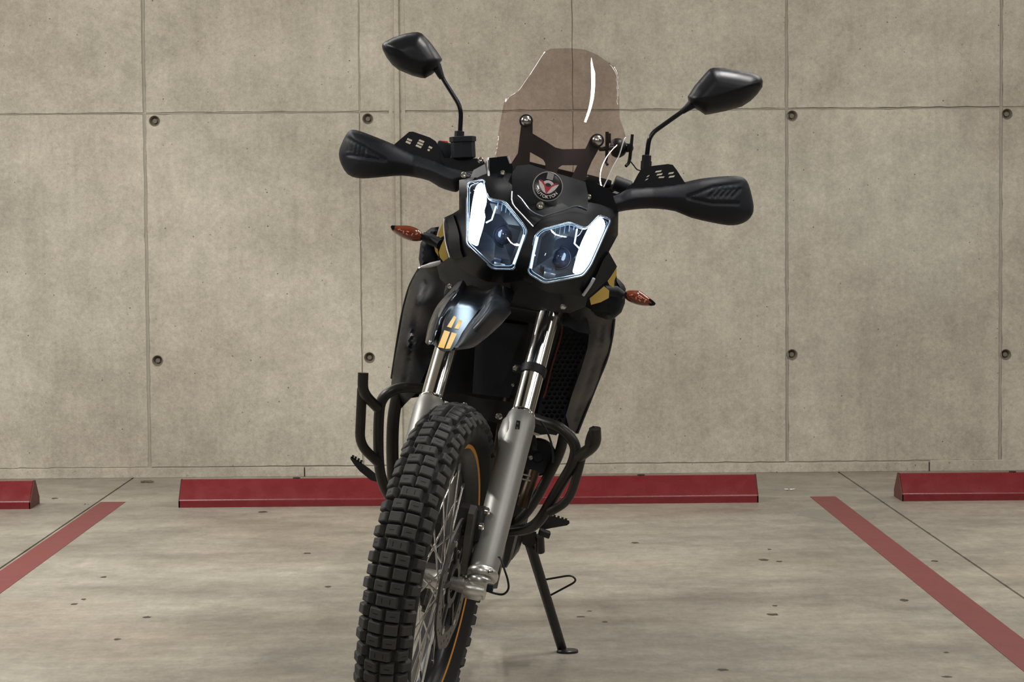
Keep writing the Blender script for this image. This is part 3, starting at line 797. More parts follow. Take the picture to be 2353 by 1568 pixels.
# ---- nose: headlamp housing, lamps, mask
LF = 4.33
nosefn = idw([(1076, 420, 4.37), (1120, 420, 4.34), (1050, 500, 4.40), (1022, 510, 4.44), (1034, 590, 4.40), (1071, 560, 4.34), (1133, 619, 4.31), (1200, 560, 4.285), (1212, 640, 4.29),
              (1225, 521, 4.29), (1248, 498, 4.30), (1160, 464, 4.32), (1320, 505, 4.32), (1404, 505, 4.37), (1420, 540, 4.42), (1399, 579, 4.38), (1418, 613, 4.42), (1344, 680, 4.36),
              (1251, 655, 4.30), (1340, 640, 4.33), (1420, 487, 4.42), (1175, 443, 4.33), (1080, 405, 4.40), (1030, 600, 4.41), (1100, 640, 4.35), (1197, 660, 4.33), (1270, 680, 4.35), (1130, 370, 4.42), (1060, 470, 4.38)], 3)
lampL = [(1074, 421), (1112, 412), (1121.7, 456), (1160.7, 464), (1206.6, 521), (1211, 535), (1181, 620), (1133, 619), (1071, 560)]
lampR = [(1404, 505), (1376.5, 495), (1346.6, 526), (1307.6, 511), (1243, 528), (1229.5, 542), (1212, 627), (1251, 651), (1340, 634), (1358, 610)]
mask = [(1055, 414), (1083, 408), (1100, 392), (1113, 380), (1121, 363), (1130, 366), (1150, 380), (1176, 400), (1177, 443), (1190, 455), (1235, 485), (1290, 468), (1340, 462), (1380, 470), (1421, 486),
        (1420, 540), (1399, 579), (1418, 613), (1395, 645), (1351, 684), (1300, 676), (1260, 672), (1230, 660), (1197, 645), (1160, 650), (1120, 648), (1075, 628), (1034, 594), (1025, 558), (1020, 514), (1023, 499), (1041, 491), (1055, 482), (1055, 448)]
shell('nose_inner_panel', [(1050, 500), (1021, 503), (1010, 530), (1003, 560), (1006, 600), (1012, 640), (1060, 640), (1080, 560)], 4.53, M['matte'], moto, thick=.03, step=20)
shell('nose_inner_panel', [(1345, 640), (1400, 590), (1416, 613), (1417, 640), (1412, 720), (1345, 715)], 4.53, M['matte'], moto, thick=.03, step=20)
nose = shell('nose_fairing', mask, nosefn, M['black'], moto, thick=.005, holes=[lampL, lampR], step=11, smooth=30)
# outer cheek panels, slightly proud, pale tubes imitate highlights along their edges
shell('cheek_panel', [(1021, 500), (1041, 494), (1050, 520), (1055, 540), (1058, 575), (1064, 592), (1040, 596), (1034, 592), (1025, 558), (1020, 514)], lambda x, y: nosefn(x, y)-.010, M['black'], nose, thick=.012, step=10)
shell('cheek_panel', [(1399, 579), (1418, 613), (1395, 645), (1351, 684), (1340, 680), (1352, 662), (1372, 630), (1385, 600)], lambda x, y: nosefn(x, y)-.010, M['black'], nose, thick=.012, step=10)
pipe('edge_highlight', [(1021, 503, 4.425), (1020, 520, 4.42), (1024, 556, 4.405), (1033, 592, 4.385)], .0016, M['ltrim'], nose, seg=8)
pipe('edge_highlight', [(1365, 640, 4.33), (1356, 656, 4.335), (1340, 679, 4.345)], .0034, M['ltrim'], nose, seg=8)
# body below the lamps (chin) down to the yoke
chin = [(1034, 590), (1075, 622), (1120, 640), (1160, 644), (1197, 640), (1230, 655), (1260, 668), (1300, 672), (1351, 680), (1345, 705), (1310, 720), (1270, 716), (1225, 712), (1180, 700), (1140, 676), (1110, 665), (1085, 655), (1062, 660), (1046, 668), (1030, 660), (1010, 640), (1004, 612)]
chinfn = idw([(1034, 590, 4.42), (1120, 640, 4.37), (1197, 640, 4.35), (1300, 672, 4.38), (1345, 700, 4.44), (1270, 712, 4.43), (1180, 700, 4.42), (1085, 655, 4.41), (1010, 640, 4.50), (1004, 612, 4.50)], 2.5)
shell('lower_nose_cover', chin, chinfn, M['matte'], moto, thick=.02, step=14)
for (x, y, r) in ((1294, 704, 7.5), (1034, 658, 6)): bolt(x, y, 4.40, r, moto)

def headlamp(outline, led, label_, mirror, inner_pts):
    cx_ = sum(p[0] for p in outline)/len(outline); cy_ = sum(p[1] for p in outline)/len(outline)
    t_ = moto
    # housing bowl
    back = .085
    n = len(outline); v = []; f = []
    ring = []
    for sc_, dp in ((1.02, .004), (.985, .012), (.93, .045), (.80, .080), (.4, back), ):
        ring.append([W(cx_+(x-cx_)*sc_, cy_+(y-cy_)*sc_, nosefn(x, y)+dp) for x, y in outline])
    for r in ring: v += r
    for i in range(len(ring)-1):
        for k in range(n): f.append((i*n+k, i*n+(k+1) % n, (i+1)*n+(k+1) % n, (i+1)*n+k))
    f.append(tuple((len(ring)-1)*n+k for k in range(n)))
    hsg = build('headlamp', v, f, M['lampin'], t_, smooth=20)
    # bezel frames
    def framepath(sc_, dp): return [W(cx_+(x-cx_)*sc_, cy_+(y-cy_)*sc_, nosefn(x, y)+dp) for x, y in outline]
    P = framepath(1.0, -.003); P = bentpath([(P[0]+P[-1])/2]+P+[(P[0]+P[-1])/2], .008, 3)
    build('bezel', *tube_g(P, .0021, 8), M['bezel'], hsg, smooth=60)
    P = framepath(.93, .008); P = bentpath([(P[0]+P[-1])/2]+P+[(P[0]+P[-1])/2], .008, 3)
    build('inner_bezel', *tube_g(P, .0016, 8), M['bezel'], hsg, smooth=60)
    # LED light guide
    lf = lambda x, y: nosefn(x, y)+.002
    ld = dome(cm2(led, 3), lf, .006, 8)
    shell('led_strip', led, ld, M['led'], hsg, thick=.006, step=6, curve=3, label='glowing white light strip', backfn=lambda x, y: lf(x, y)+.006)
    # ribs and projector
    cyl = W(cx_+inner_pts[0], cy_+inner_pts[1], LF+.035)
    build('projector', *lathe_g(cyl+AY*.03, cyl-AY, [(0, .020), (.014, .021), (.016, .019), (.022, .016), (.027, .009), (.028, 0)], 28), M['glass'], hsg, smooth=60)
    build('projector_ring', *lathe_g(cyl+AY*.03, cyl-AY, [(0, .024), (.014, .024), (.016, .0225), (.016, .021), (.0, .021)], 28), M['lampin'], hsg, smooth=40)
    for k in range(7):
        x = cx_+inner_pts[2]+k*inner_pts[3]; y = cy_+inner_pts[4]+k*inner_pts[5]
        a = W(x, y, nosefn(x, y)+.014); b = W(x-3, y+26-k*1.2, nosefn(x, y)+.034)
        build('rib', *tube_g([a, b], .0011, 6), M['rib'], hsg)
    # lower shelf with small fittings
    sx, sy = inner_pts[6]
    build('adjuster_block', *box_g(W(sx, sy, LF+.03), bX, bZ, AY, .012, .007, .012), M['bezel'], hsg, bevel=.002)
    build('adjuster_block', *box_g(W(sx-4, sy-14, LF+.04), bX, bZ, AY, .008, .004, .010), M['reflector'], hsg, bevel=.002)
    # vertical inner light guide beside the centre rib
    a, b = inner_pts[7]
    build('inner_light_guide', *tube_g([W(a[0], a[1], nosefn(*a)+.006), W((a[0]+b[0])/2+mirror*1, (a[1]+b[1])/2, nosefn((a[0]+b[0])/2, (a[1]+b[1])/2)+.006), W(b[0], b[1], nosefn(*b)+.006)], .0022, 8), M['guide'], hsg, smooth=60)
    a, b, c_ = inner_pts[8]
    build('reflector_fin', *tube_g([W(*a, nosefn(*a)+.010), W(*b, nosefn(*b)+.012), W(*c_, nosefn(*c_)+.010)], .0016, 6), M['guide'], hsg, smooth=60)
    # lens cover
    lens = shell('lens_cover', [(cx_+(x-cx_)*.99, cy_+(y-cy_)*.99) for x, y in outline], lambda x, y: nosefn(x, y)-.0055, M['lens'], hsg, thick=.0001, step=14)
    bm = bmesh.new(); bm.from_mesh(lens.data)
    return hsg
M['rib'] = mat('frosted_rib', (.22, .30, .42), .35)
M['guide'] = mat('frosted_light_guide', (.5, .7, .8), .3, emit=(.55, .85, 1, 1), estr=2.0)
ledL = [(1108, 421), (1098, 424), (1091, 438), (1083, 482), (1077, 530), (1076, 553), (1084, 560), (1097, 565), (1102, 550), (1109, 527), (1115, 500), (1113, 485), (1118, 465), (1116, 440)]
ledR = [(1378, 499), (1387, 506), (1390, 520), (1379, 548), (1360, 590), (1342, 622), (1331, 629), (1317, 627), (1319, 612), (1331, 570), (1345, 538), (1356, 518), (1368, 503)]
headlamp(lampL, ledL, '', 1, (18, 30, 5, 9.5, -58, 5.5, (1147, 612), ((1204, 540), (1180, 607)), ((1140, 474), (1130, 505), (1117, 512))))
headlamp(lampR, ledR, '', -1, (-20, 30, -30, 11, -44, -3.0, (1262, 634), ((1235, 545), (1220, 617)), ((1326, 526), (1320, 560), (1334, 574))))

# silver-grey upper left fairing piece and black cover beside the screen
shell('silver_side_panel', [(1081, 408), (1088, 391), (1114, 377), (1118, 396), (1119, 418), (1113, 409)], 4.375, M['greyfair'], moto, thick=.006, step=8, label='light grey fairing corner')
pipe('edge_highlight', [(1121, 364, 4.40), (1123, 400, 4.37), (1128, 457, 4.335)], .0026, M['ltrim'], nose, seg=8)  # pale tube painting the highlight on this fairing edge
shell('black_side_cover', [(1125, 363), (1169, 358), (1178, 382), (1178, 443), (1180, 468), (1162, 462), (1130, 455), (1126, 410)], 4.372, M['gloss'], moto, thick=.05, step=14)
shell('black_side_cover', [(1330, 420), (1352, 412), (1378, 425), (1405, 440), (1421, 487), (1400, 500), (1380, 494), (1349, 484), (1325, 476)], 4.40, M['gloss'], moto, thick=.05, step=14)
pipe('panel_edge', [(1167, 359, 4.368), (1173, 376, 4.368)], .002, M['ltrim'], moto, n=1, seg=6)
for x, y, r in ((1066, 402, 7), (1155, 397, 6), (1158, 431, 6), (1353, 453, 6.5), (1104, 368, 7), (1329, 484, 4)): bolt(x, y, 4.36 if x != 1104 else 4.6, r, moto)

# console plate behind the badge with V edge lines
con = [(1176, 400), (1188, 381), (1218, 378), (1262, 393), (1312, 408), (1345, 418), (1352, 450), (1349, 482), (1324, 474), (1294, 484), (1248, 500), (1226, 519), (1180, 468), (1177, 443)]
confn = idw([(1176, 400, 4.350), (1218, 378, 4.368), (1312, 408, 4.366), (1349, 440, 4.352), (1349, 482, 4.34), (1248, 500, 4.30), (1226, 519, 4.285), (1178, 450, 4.335), (1258, 430, 4.345)], 3)
console = shell('console_cover', con, confn, M['black'], moto, thick=.02, step=12)
pipe('chrome_edge', [(1177, 440, 4.325), (1178, 468, 4.312), (1200, 494, 4.295), (1225, 521, 4.278)], .0013, M['ltrim'], console, n=3, seg=6)
pipe('chrome_edge', [(1190, 450, 4.32), (1200, 460, 4.315), (1214, 479, 4.305), (1230, 491, 4.295), (1248, 498, 4.29)], .0014, M['bezel'], console, n=3, seg=6)
pipe('chrome_edge', [(1248, 498, 4.29), (1270, 491, 4.297), (1294, 484, 4.303), (1324, 474, 4.315), (1349, 482, 4.325)], .0014, M['bezel'], console, n=3, seg=6)
bolt(1242, 472.5, 4.315, 9.6, moto, M['bolt'], 'centre_bolt')

# round badge
BY = 4.325
bc = W(1258.7, 429, BY); br = 34*S(BY); tilt = math.radians(14)
bu = Vector((math.cos(tilt), 0, -math.sin(tilt))); bv = Vector((math.sin(tilt), .18, math.cos(tilt))).normalized(); bn = bu.cross(bv).normalized()
if bn.y > 0: bn = -bn
badge = build('badge', *lathe_g(bc-bn*.004, bc+bn, [(0, br*.98), (.004, br*.98), (.0045, br*.95), (.0045, 0)], 48), M['badge'], moto, label='round black badge with a winged emblem and AUTOKTON lettering')
v, f = lathe_g(bc-bn*.004, bc+bn, [(.0, br*.96), (.0, br*1.02), (.0055, br*1.02), (.006, br*1.0), (.006, br*.965), (.0045, br*.955)], 48); build('badge_rim', v, f[:-2], M['greyprint'], badge)
def flat(name, pts, lvl, m):
    n = len(pts); o = bc+bn*(.0046+lvl*.0002); v = [o+bu*x*br+bv*y*br for x, y in pts]; v2 = [p+bn*.0002 for p in v]
    return build(name, v+v2, [tuple(range(n)), tuple(range(n, 2*n))]+[(i, (i+1) % n, n+(i+1) % n, n+i) for i in range(n)], m, badge, smooth=0)
def circ(cx_, cy_, r, a0=0, a1=360, n=32): return [(cx_+r*math.cos(math.radians(a0+(a1-a0)*i/n)), cy_+r*math.sin(math.radians(a0+(a1-a0)*i/n))) for i in range(n+(0 if a1-a0 == 360 else 1))]
flat('emblem_bar', [(-.22, .93), (.22, .91), (.22, .46), (-.22, .46)], 0, M['greyprint'])
flat('emblem_ring', circ(0, -.06, .46), 0, M['white'])
flat('emblem_eye', circ(0, -.02, .235), 1, M['badge'])
flat('emblem_wing', [(-.70, .28), (-.42, .14), (-.20, .03), (0, -.52), (.20, .03), (.42, .14), (.70, .28), (.62, .05), (.48, -.20), (.22, -.42), (0, -.56), (-.22, -.42), (-.48, -.20), (-.62, .05)], 2, M['white'])
flat('emblem_wing', [(-.64, .34), (-.40, .28), (-.16, .02), (-.08, -.06), (0, -.03), (.08, -.06), (.16, .02), (.40, .28), (.64, .34), (.46, .16), (.26, -.02), (.13, -.30), (0, -.58), (-.13, -.30), (-.26, -.02), (-.46, .16)], 3, M['redprint'])
def letter(ch, size):
    cu = bpy.data.curves.new('letter', 'FONT'); cu.body = ch; cu.size = size; cu.align_x = 'CENTER'; cu.align_y = 'CENTER'; cu.extrude = .0001
    try: cu.offset = size*.025
    except Exception: pass
    o = bpy.data.objects.new('letter', cu); C.objects.link(o); dg = bpy.context.evaluated_depsgraph_get()
    me = bpy.data.meshes.new_from_object(o.evaluated_get(dg)); vs = [v_.co.copy() for v_ in me.vertices]; fs = [tuple(p.vertices) for p in me.polygons]
    bpy.data.objects.remove(o); bpy.data.curves.remove(cu); bpy.data.meshes.remove(me); return vs, fs
mbt = MB(); word = 'AUTOKTON'
for i, ch in enumerate(word):
    a = math.radians(-90-58+i*(116/(len(word)-1)))
    vs, fs = letter(ch, br*.30); rr = br*.75
    cpos = bc+bn*.0050+bu*math.cos(a)*rr+bv*math.sin(a)*rr
    e1 = -(-bu*math.sin(a)+bv*math.cos(a))*-1; e2 = -(bu*math.cos(a)+bv*math.sin(a))
    mbt.add([cpos+e1*q.x+e2*q.y+bn*q.z for q in vs], fs)
o = mbt.out('lettering', M['white'], badge, smooth=0, label='white AUTOKTON lettering')

# ---- windscreen
scr = [(1150, 420), (1137, 359), (1143, 318), (1151, 272), (1159, 231), (1168, 222), (1189, 211), (1217, 172), (1251, 119), (1266, 112), (1309, 110.5), (1345, 114), (1374, 127), (1411, 153), (1420, 163), (1422, 192), (1424, 273), (1433, 296), (1438, 316), (1433, 324), (1423, 357), (1408, 384), (1388, 428), (1359, 478), (1345, 470), (1320, 452), (1300, 440), (1230, 405), (1190, 405)]
def scrfn(x, y):
    xc = 1262+(430-y)*.11; u = (x-xc)/140.0
    return 4.345+(430-y)*.00085+9e-7*(221-y)**2+.055*u*u+.012*math.cos((y-110)/52.0)*u
ws = shell('windscreen', scr, scrfn, M['screen'], moto, thick=.003, step=9, smooth=60, label='smoked transparent windscreen')
pipe('screen_edge', [(1438, 316, scrfn(1438, 316)), (1433, 324, scrfn(1433, 324)), (1423, 357, scrfn(1423, 357)), (1408, 384, scrfn(1408, 384)), (1388, 428, scrfn(1388, 428)), (1359, 478, scrfn(1359, 478))], .0011, M['ltrim'], ws, n=3, seg=6)
# bracket
brk = [(1197, 290), (1196, 278), (1199, 268), (1209, 263), (1219, 266), (1224, 276), (1224, 307), (1256, 326), (1276, 339), (1292, 343), (1345, 342), (1350, 332), (1357, 316), (1363, 310), (1373, 308), (1383, 313), (1386, 325), (1374, 346), (1360, 371), (1350, 394), (1347, 414), (1340, 440), (1310, 440), (1250, 425), (1195, 425), (1174, 400), (1176, 374), (1190, 352)]
h1 = [(1218, 350), (1238, 361), (1248, 367), (1253, 376), (1253, 389), (1217, 379)]
h2 = [(1280, 395), (1284, 385), (1292, 380), (1326, 380), (1317, 400), (1306, 422), (1292, 418), (1282, 404)]
brkfn = lambda x, y: scrfn(x, y)+.010
bracket = shell('screen_bracket', brk, brkfn, M['matte'], moto, thick=.005, holes=[h1, h2], step=12)
for x, y in ((1209, 278), (1372.5, 323)):
    p = W(x, y, scrfn(x, y)-.002); build('screen_bolt', *lathe_g(p+AY*.004, p-AY, [(0, .011), (.004, .0112), (.008, .010), (.0105, .006), (.011, 0)], 24), M['bolt'], bracket, smooth=60)
    build('screen_grommet', *lathe_g(p+AY*.012, p-AY, [(0, .014), (.012, .014), (.013, .011), (.013, .009)], 24), M['matte'], bracket)
# instrument panel behind the bracket
build('instrument_panel', *box_g(W(1262, 412, 4.50), bu, bv, AY, .078, .026, .012), M['gloss'], moto, bevel=.004)

# ---- handlebar
gr, gl = W(1655, 460, 4.66), W(850, 352, 4.82)
bar = [gl, W(960, 375, 4.82), W(1060, 395, 4.79), W(1130, 420, 4.72), W(1250, 440, 4.70), W(1370, 440, 4.69), W(1440, 432, 4.67), W(1540, 446, 4.66), gr]
build('handlebar', *tube_g(bentpath(bar, .03), .0115, 16), M['blackmetal'], moto, smooth=60)
for a, b in ((W(850, 352, 4.82), W(960, 375, 4.82)), (W(1655, 460, 4.66), W(1545, 446, 4.66))):
    d = (b-a).normalized(); prof = [(0, .012), (.0, .020), (.005, .021)]
    for k in range(12): prof += [(.008+k*.008, .0175), (.013+k*.008, .0165)]
    prof += [(.106, .021), (.110, .021), (.110, .012)]
    build('grip', *lathe_g(a, b, prof, 20), M['rubber2'], moto, smooth=40)
# levers
for pts in ([(1020, 402, 4.73), (985, 388, 4.74), (930, 366, 4.755), (880, 352, 4.76)], [(1480, 462, 4.60), (1530, 466, 4.60), (1600, 470, 4.60), (1650, 472, 4.60)]):
    pipe('lever', pts, [.006]*(6*(len(pts)-1)+1), M['blackmetal'], moto, seg=10)
# left (viewer) master cylinder and switches
build('fluid_reservoir', *lathe_g(W(1065, 364, 4.72), W(1063, 314, 4.72), [(0, .024), (.002, .0265), (.036, .0265), (.036, .029), (.046, .029), (.047, .027), (.047, 0)], 8), M['matte'], moto, smooth=30)
build('mirror_collar', *lathe_g(W(1055, 316, 4.72), W(1056, 300, 4.72), [(0, .0105), (.013, .0105), (.014, .008)], 6), M['matte'], moto, smooth=20)
shell('lever_perch', [(1018, 364), (1094, 364), (1113, 372), (1112, 384), (1096, 392), (1072, 394), (1040, 390), (1024, 380)], 4.715, M['matte'], moto, thick=.035, step=10, curve=3)
build('switch_housing', *box_g(W(1020, 350, 4.78), bX, bZ, AY, .018, .022, .02), M['matte'], moto, bevel=.005)
build('kill_switch', *box_g(W(1019, 328, 4.775), Vector((.98, 0, -.1)).normalized(), AY, AZ, .010, .007, .004), M['redbutton'], moto, bevel=.002, label='red kill switch')
# right switchgear cylinder
build('switch_housing', *lathe_g(W(1410, 420, 4.66), W(1452, 436, 4.66), [(0, .014), (.001, .017), (.036, .017), (.038, .014), (.038, 0)], 20), M['matte'], moto, smooth=30)
build('switch_housing', *box_g(W(1375, 415, 4.68), bX, bZ, AY, .028, .007, .015), M['matte'], moto, bevel=.004)
shell('lever_perch', [(1395, 440), (1430, 446), (1448, 460), (1440, 480), (1400, 486), (1388, 465)], 4.60, M['matte'], moto, thick=.03, step=10)
shell('nameplate', [(1407, 443), (1413, 439), (1423, 443), (1418, 446)], 4.595, M['ltrim'], moto, thick=.003, step=8)

# ---- hand guards
HL = [(778.4, 354), (784, 332), (795, 310), (803, 300.6), (812, 298), (829, 302), (851, 310), (881.5, 322), (907.5, 333), (929, 344), (955, 356), (999, 371), (1027, 381), (1057, 391), (1079, 400), (1081, 414), (1064, 421), (1057, 434), (1048.5, 441.6), (1031, 438), (1009, 430), (985.6, 415.6), (955, 408), (923, 404), (890, 406), (847, 410), (821, 409.5), (799, 401), (784, 378)]
HR = [(1388, 470), (1400, 455), (1423, 446), (1447, 433), (1505, 427), (1545, 423), (1576, 418), (1608, 411), (1652, 406), (1690, 404.5), (1711, 410), (1721, 426), (1728, 452), (1732, 475.5), (1729, 493), (1716.6, 508), (1696, 516.6), (1672.6, 518), (1637, 512), (1587.5, 500.5), (1552, 486), (1511, 480), (1476, 480), (1438, 484), (1412, 489), (1392, 486)]
oL = cm2(HL, 2); oR = cm2(HR, 2)
baseL = lambda x, y: 4.74+.04*max(0, (900-x)/130)**2-.05*max(0, (x-950)/120)+0*y
baseR = lambda x, y: 4.555+.04*max(0, (x-1600)/130)**2-.02*max(0, (1500-x)/110)
dL = grooved(dome(oL, baseL, .030, 46), [(800, 318, 886, 368), (886, 368, 800, 356)]+[(803+k*9, 322+k*4, 800+k*9, 348+k*2) for k in range(5)], 6, .004)
dR = grooved(dome(oR, baseR, .030, 50), [(1580, 452, 1640, 430), (1640, 430, 1700, 422), (1580, 455, 1635, 467), (1635, 467, 1695, 468)]+[(1630+k*13, 452, 1648+k*13, 434) for k in range(5)], 6, .004)
for o_, fn_, bf_ in ((oL, dL, baseL), (oR, dR, baseR)):
    shell('hand_guard', o_, fn_, M['matte'], moto, step=4, smooth=60, backfn=lambda x, y, bf_=bf_: bf_(x, y)+.004)
def slot(cx_, cy_, w_, h_, sl): 
    return [(cx_-w_/2, cy_+h_/2+sl*-w_/2), (cx_-w_/2+2.5, cy_-h_/2+sl*-w_/2), (cx_+w_/2, cy_-h_/2+sl*w_/2), (cx_+w_/2-2.5, cy_+h_/2+sl*w_/2)]
fl_ = [(900, 338), (907, 331), (940, 303), (949, 302.5), (988, 316), (1001, 324.5), (1010, 338), (1016, 352), (1027, 378), (1020, 388), (960, 368), (915, 350)]
slL = [slot(941, 321.5, 13, 4, .35), slot(938, 327.5, 13, 4, .35), slot(968.5, 324.5, 14, 4, .35), (slot(965.5, 330.5, 15, 4, .35)), slot(962, 336.5, 15, 4, .35), slot(989, 339, 10, 4, .35), slot(985, 345, 7, 3.5, .35)]
shell('wind_deflector', fl_, 4.735, M['black'], moto, thick=.003, holes=slL, step=14)
fr_ = [(1425, 450), (1440, 432), (1455.5, 420), (1465, 402), (1473, 389), (1494, 382), (1535, 377), (1546, 379), (1555, 390.5), (1574, 420), (1578, 426), (1545, 432), (1500, 438), (1450, 446)]
slR = [slot(1513, 394, 16, 4, -.12), slot(1515.5, 401, 15, 4, -.12), slot(1520, 407.5, 15, 3.5, -.05), slot(1542, 398, 14, 4, -.12), slot(1543.5, 406, 15, 4, -.12), slot(1489, 405, 8, 3.5, -.3), slot(1486, 412.5, 8, 3.5, -.3)]
shell('wind_deflector', fr_, 4.545, M['black'], moto, thick=.003, holes=slR, step=14)

# ---- mirrors
ML = [(877.5, 106), (879, 100), (886, 95), (901, 87), (926.5, 78), (949, 74), (960, 73.5), (970, 77), (988, 96), (1003, 116), (1015, 134), (1016, 138), (1011, 145), (1011, 155), (993, 171), (977, 180), (968, 179.5), (947, 174), (916, 161), (901, 149), (888, 132), (879, 114)]
MR = [(1580, 222), (1596, 197), (1623, 166), (1631, 158), (1640, 155.5), (1658, 155.7), (1696, 161.6), (1734, 170), (1748, 176), (1753, 186), (1752, 200), (1740, 217), (1725, 232), (1705, 245), (1667, 255.5), (1630, 263), (1620, 264), (1608, 255.5), (1583, 241)]
def ridge(base, lines, wpx, hgt): return grooved(base, lines, wpx, -hgt)
bl_ = dome(ML, lambda x, y: 4.72, .040, 40, lambda x, y: .0)
def facetL(x, y):      # bevelled right flank and lower crease
    e = bl_(x, y); s_ = ((x-969)*(136-77)-(y-77)*(1001-969))/67.0
    if s_ > 0: e += .0011*s_
    c_ = ((y-97)*(925-880)-(x-880)*(122-97))/51.0
    if x < 932 and 0 < c_ < 14: e += .006*(1-abs(c_-6)/9 if abs(c_-6) < 9 else 0)*(1-(x-878)/54)
    return e
shell('mirror', ML, facetL, M['black'], moto, step=5, smooth=60, backfn=lambda x, y: 4.745)
br_ = dome(MR, lambda x, y: 4.60, .040, 42)
def facetR(x, y):
    e = br_(x, y); c_ = ((y-236)*(1748-1610)-(x-1610)*(190-236))/145.0
    if c_ > 0: e += .00028*c_
    return e
shell('mirror', MR, facetR, M['black'], moto, step=5, smooth=60, backfn=lambda x, y: 4.625)
M['mirrorglass'] = mat('mirror_glass', (.85, .87, .88), .02, metal=1)
for ol, yb in ((ML, 4.745), (MR, 4.625)):
    cx_ = sum(p[0] for p in ol)/len(ol); cy_ = sum(p[1] for p in ol)/len(ol)
    shell('mirror_glass', [(cx_+(x-cx_)*.9, cy_+(y-cy_)*.9) for x, y in ol], yb+.0005, M['mirrorglass'], moto, thick=.002, step=25)
def stem(pts, rr): 
    P = bentpath([W(*p) for p in pts], .02, 5); build('mirror_stem', *tube_g(P, rr, 14), M['gloss'], moto, smooth=60)
stem([(1006, 155, 4.715), (1013, 173, 4.72), (1060, 248, 4.72), (1057, 308, 4.72)], .0050)
stem([(1586, 243, 4.595), (1574, 252, 4.60), (1492, 310, 4.60), (1486, 362, 4.60)], .0050)
build('stem_joint', *tube_g([W(1002, 150, 4.715), W(1012, 172, 4.715), W(1016, 180, 4.715)], [.011, .0075, .006], 14), M['matte'], moto)
build('stem_joint', *tube_g([W(1592, 238, 4.595), W(1578, 249, 4.60), W(1567, 257, 4.60)], [.011, .0075, .006], 14), M['matte'], moto)
build('mirror_collar', *lathe_g(W(1484, 390, 4.60), W(1486, 357, 4.60), [(0, .0115), (.018, .0115), (.018, .0098), (.030, .0098), (.031, .007)], 6), M['matte'], moto, smooth=20)

# ---- phone mount
pm = W(1423, 340, 4.60)
ph = build('phone_mount', *lathe_g(pm+AX*-.020, pm+AX, [(0, .006), (.004, .016), (.012, .0205), (.022, .0205), (.030, .016), (.036, .008), (.036, 0)], 28), M['black'], moto, smooth=50)
for pts, rr in (([(1395, 303, 4.57), (1395, 335, 4.57), (1394, 362, 4.57), (1392, 372, 4.57), (1396, 379, 4.565)], [4, 4.6, 3.4, 3.2, 3.6]), ([(1453, 309, 4.57), (1450, 340, 4.57), (1447, 365, 4.57), (1444, 376, 4.57), (1438, 382, 4.565)], [3.6, 3.8, 4, 3.6, 3.6])):
    P = [W(*p) for p in pts]; build('clamp_arm', *tube_g(P, [a*S(4.57) for a in rr], 8), M['black'], ph, smooth=50)
build('clamp_arm', *box_g(W(1400, 318, 4.57), AX, AZ, AY, .003, .010, .012), M['black'], ph, bevel=.001)
build('mount_arm', *tube_g([W(1379, 343, 4.56), W(1400, 341, 4.58), W(1440, 340, 4.60), W(1448, 340, 4.59)], [.0045, .0050, .0095, .009], 12), M['black'], ph)
pipe('mount_cable', [(1446, 368, 4.6), (1456, 380, 4.6), (1463, 389, 4.6), (1471, 392, 4.61)], .0014, M['matte'], ph, seg=6)

# ---- indicators
def indicator(out, Yc, stalk):
    o_ = cm2(out, 3); cx_ = sum(p[0] for p in o_)/len(o_); cy_ = sum(p[1] for p in o_)/len(o_)
    body = shell('turn_signal', o_, dome(o_, Yc, .016, 17), M['amber'], moto, step=4, smooth=60, backfn=lambda x, y: Yc+.012*0+.006, label='amber turn signal')
    return body
IL = [(897.5, 521), (901, 518), (912, 518.5), (930, 518.5), (944, 520), (958, 525), (968, 533), (974, 542), (970, 552), (958, 554.5), (943, 553.5), (925, 547), (910, 538), (900, 529)]
IR = [(1433, 680), (1437, 671), (1446, 667.5), (1460, 667.5), (1472, 669.5), (1484, 678), (1498, 689), (1506.5, 697), (1504, 702), (1494, 703.5), (1474, 702.5), (1456, 698), (1441, 690)]
for ol, Yc, tip, base in ((IL, 4.50, [(897.5, 521), (901, 518), (908, 518.5), (906, 526), (902, 530)], [(966, 537), (974, 540), (975, 547), (968, 552), (962, 546)]),
                    (IR, 4.50, [(1506.5, 697), (1504, 702), (1494, 703.5), (1489, 698), (1492, 686), (1498, 689)], [(1433, 680), (1437, 671), (1441, 674), (1440, 686)])):
    b = indicator(ol, Yc, None)
    for q in (tip, base):
        shell('housing_tip', q, Yc-.012, M['gloss'], b, thick=.016, step=5)
    cx_ = sum(p[0] for p in ol)/len(ol); cy_ = sum(p[1] for p in ol)/len(ol); sgn = 1 if cx_ > 1200 else 1
    for k, (dx_, dy_) in enumerate(((-18, -3), (-8, 3), (2, -2), (12, 5), (0, 8))):
        sl_ = .28 if cx_ < 1200 else .4
        p = W(cx_+dx_, cy_+dx_*sl_*.8+dy_*.6, Yc-.0150); build('reflector_facet', *box_g(p, Vector((math.cos(k*1.3+.3), 0, math.sin(k*1.3+.3))), Vector((0, 1, 0)), Vector((-math.sin(k*1.3+.3), 0, math.cos(k*1.3+.3))), .0028, .0013, .0013), M['amberin'], b, bevel=.0006)
build('signal_stalk', *tube_g([W(972, 543, 4.51), W(990, 550, 4.515), W(1012, 562, 4.50)], [.009, .012, .011], 12), M['matte'], moto)
build('signal_stalk', *tube_g([W(1434, 680, 4.51), W(1415, 670, 4.515), W(1388, 668, 4.50)], [.008, .012, .011], 12), M['matte'], moto)

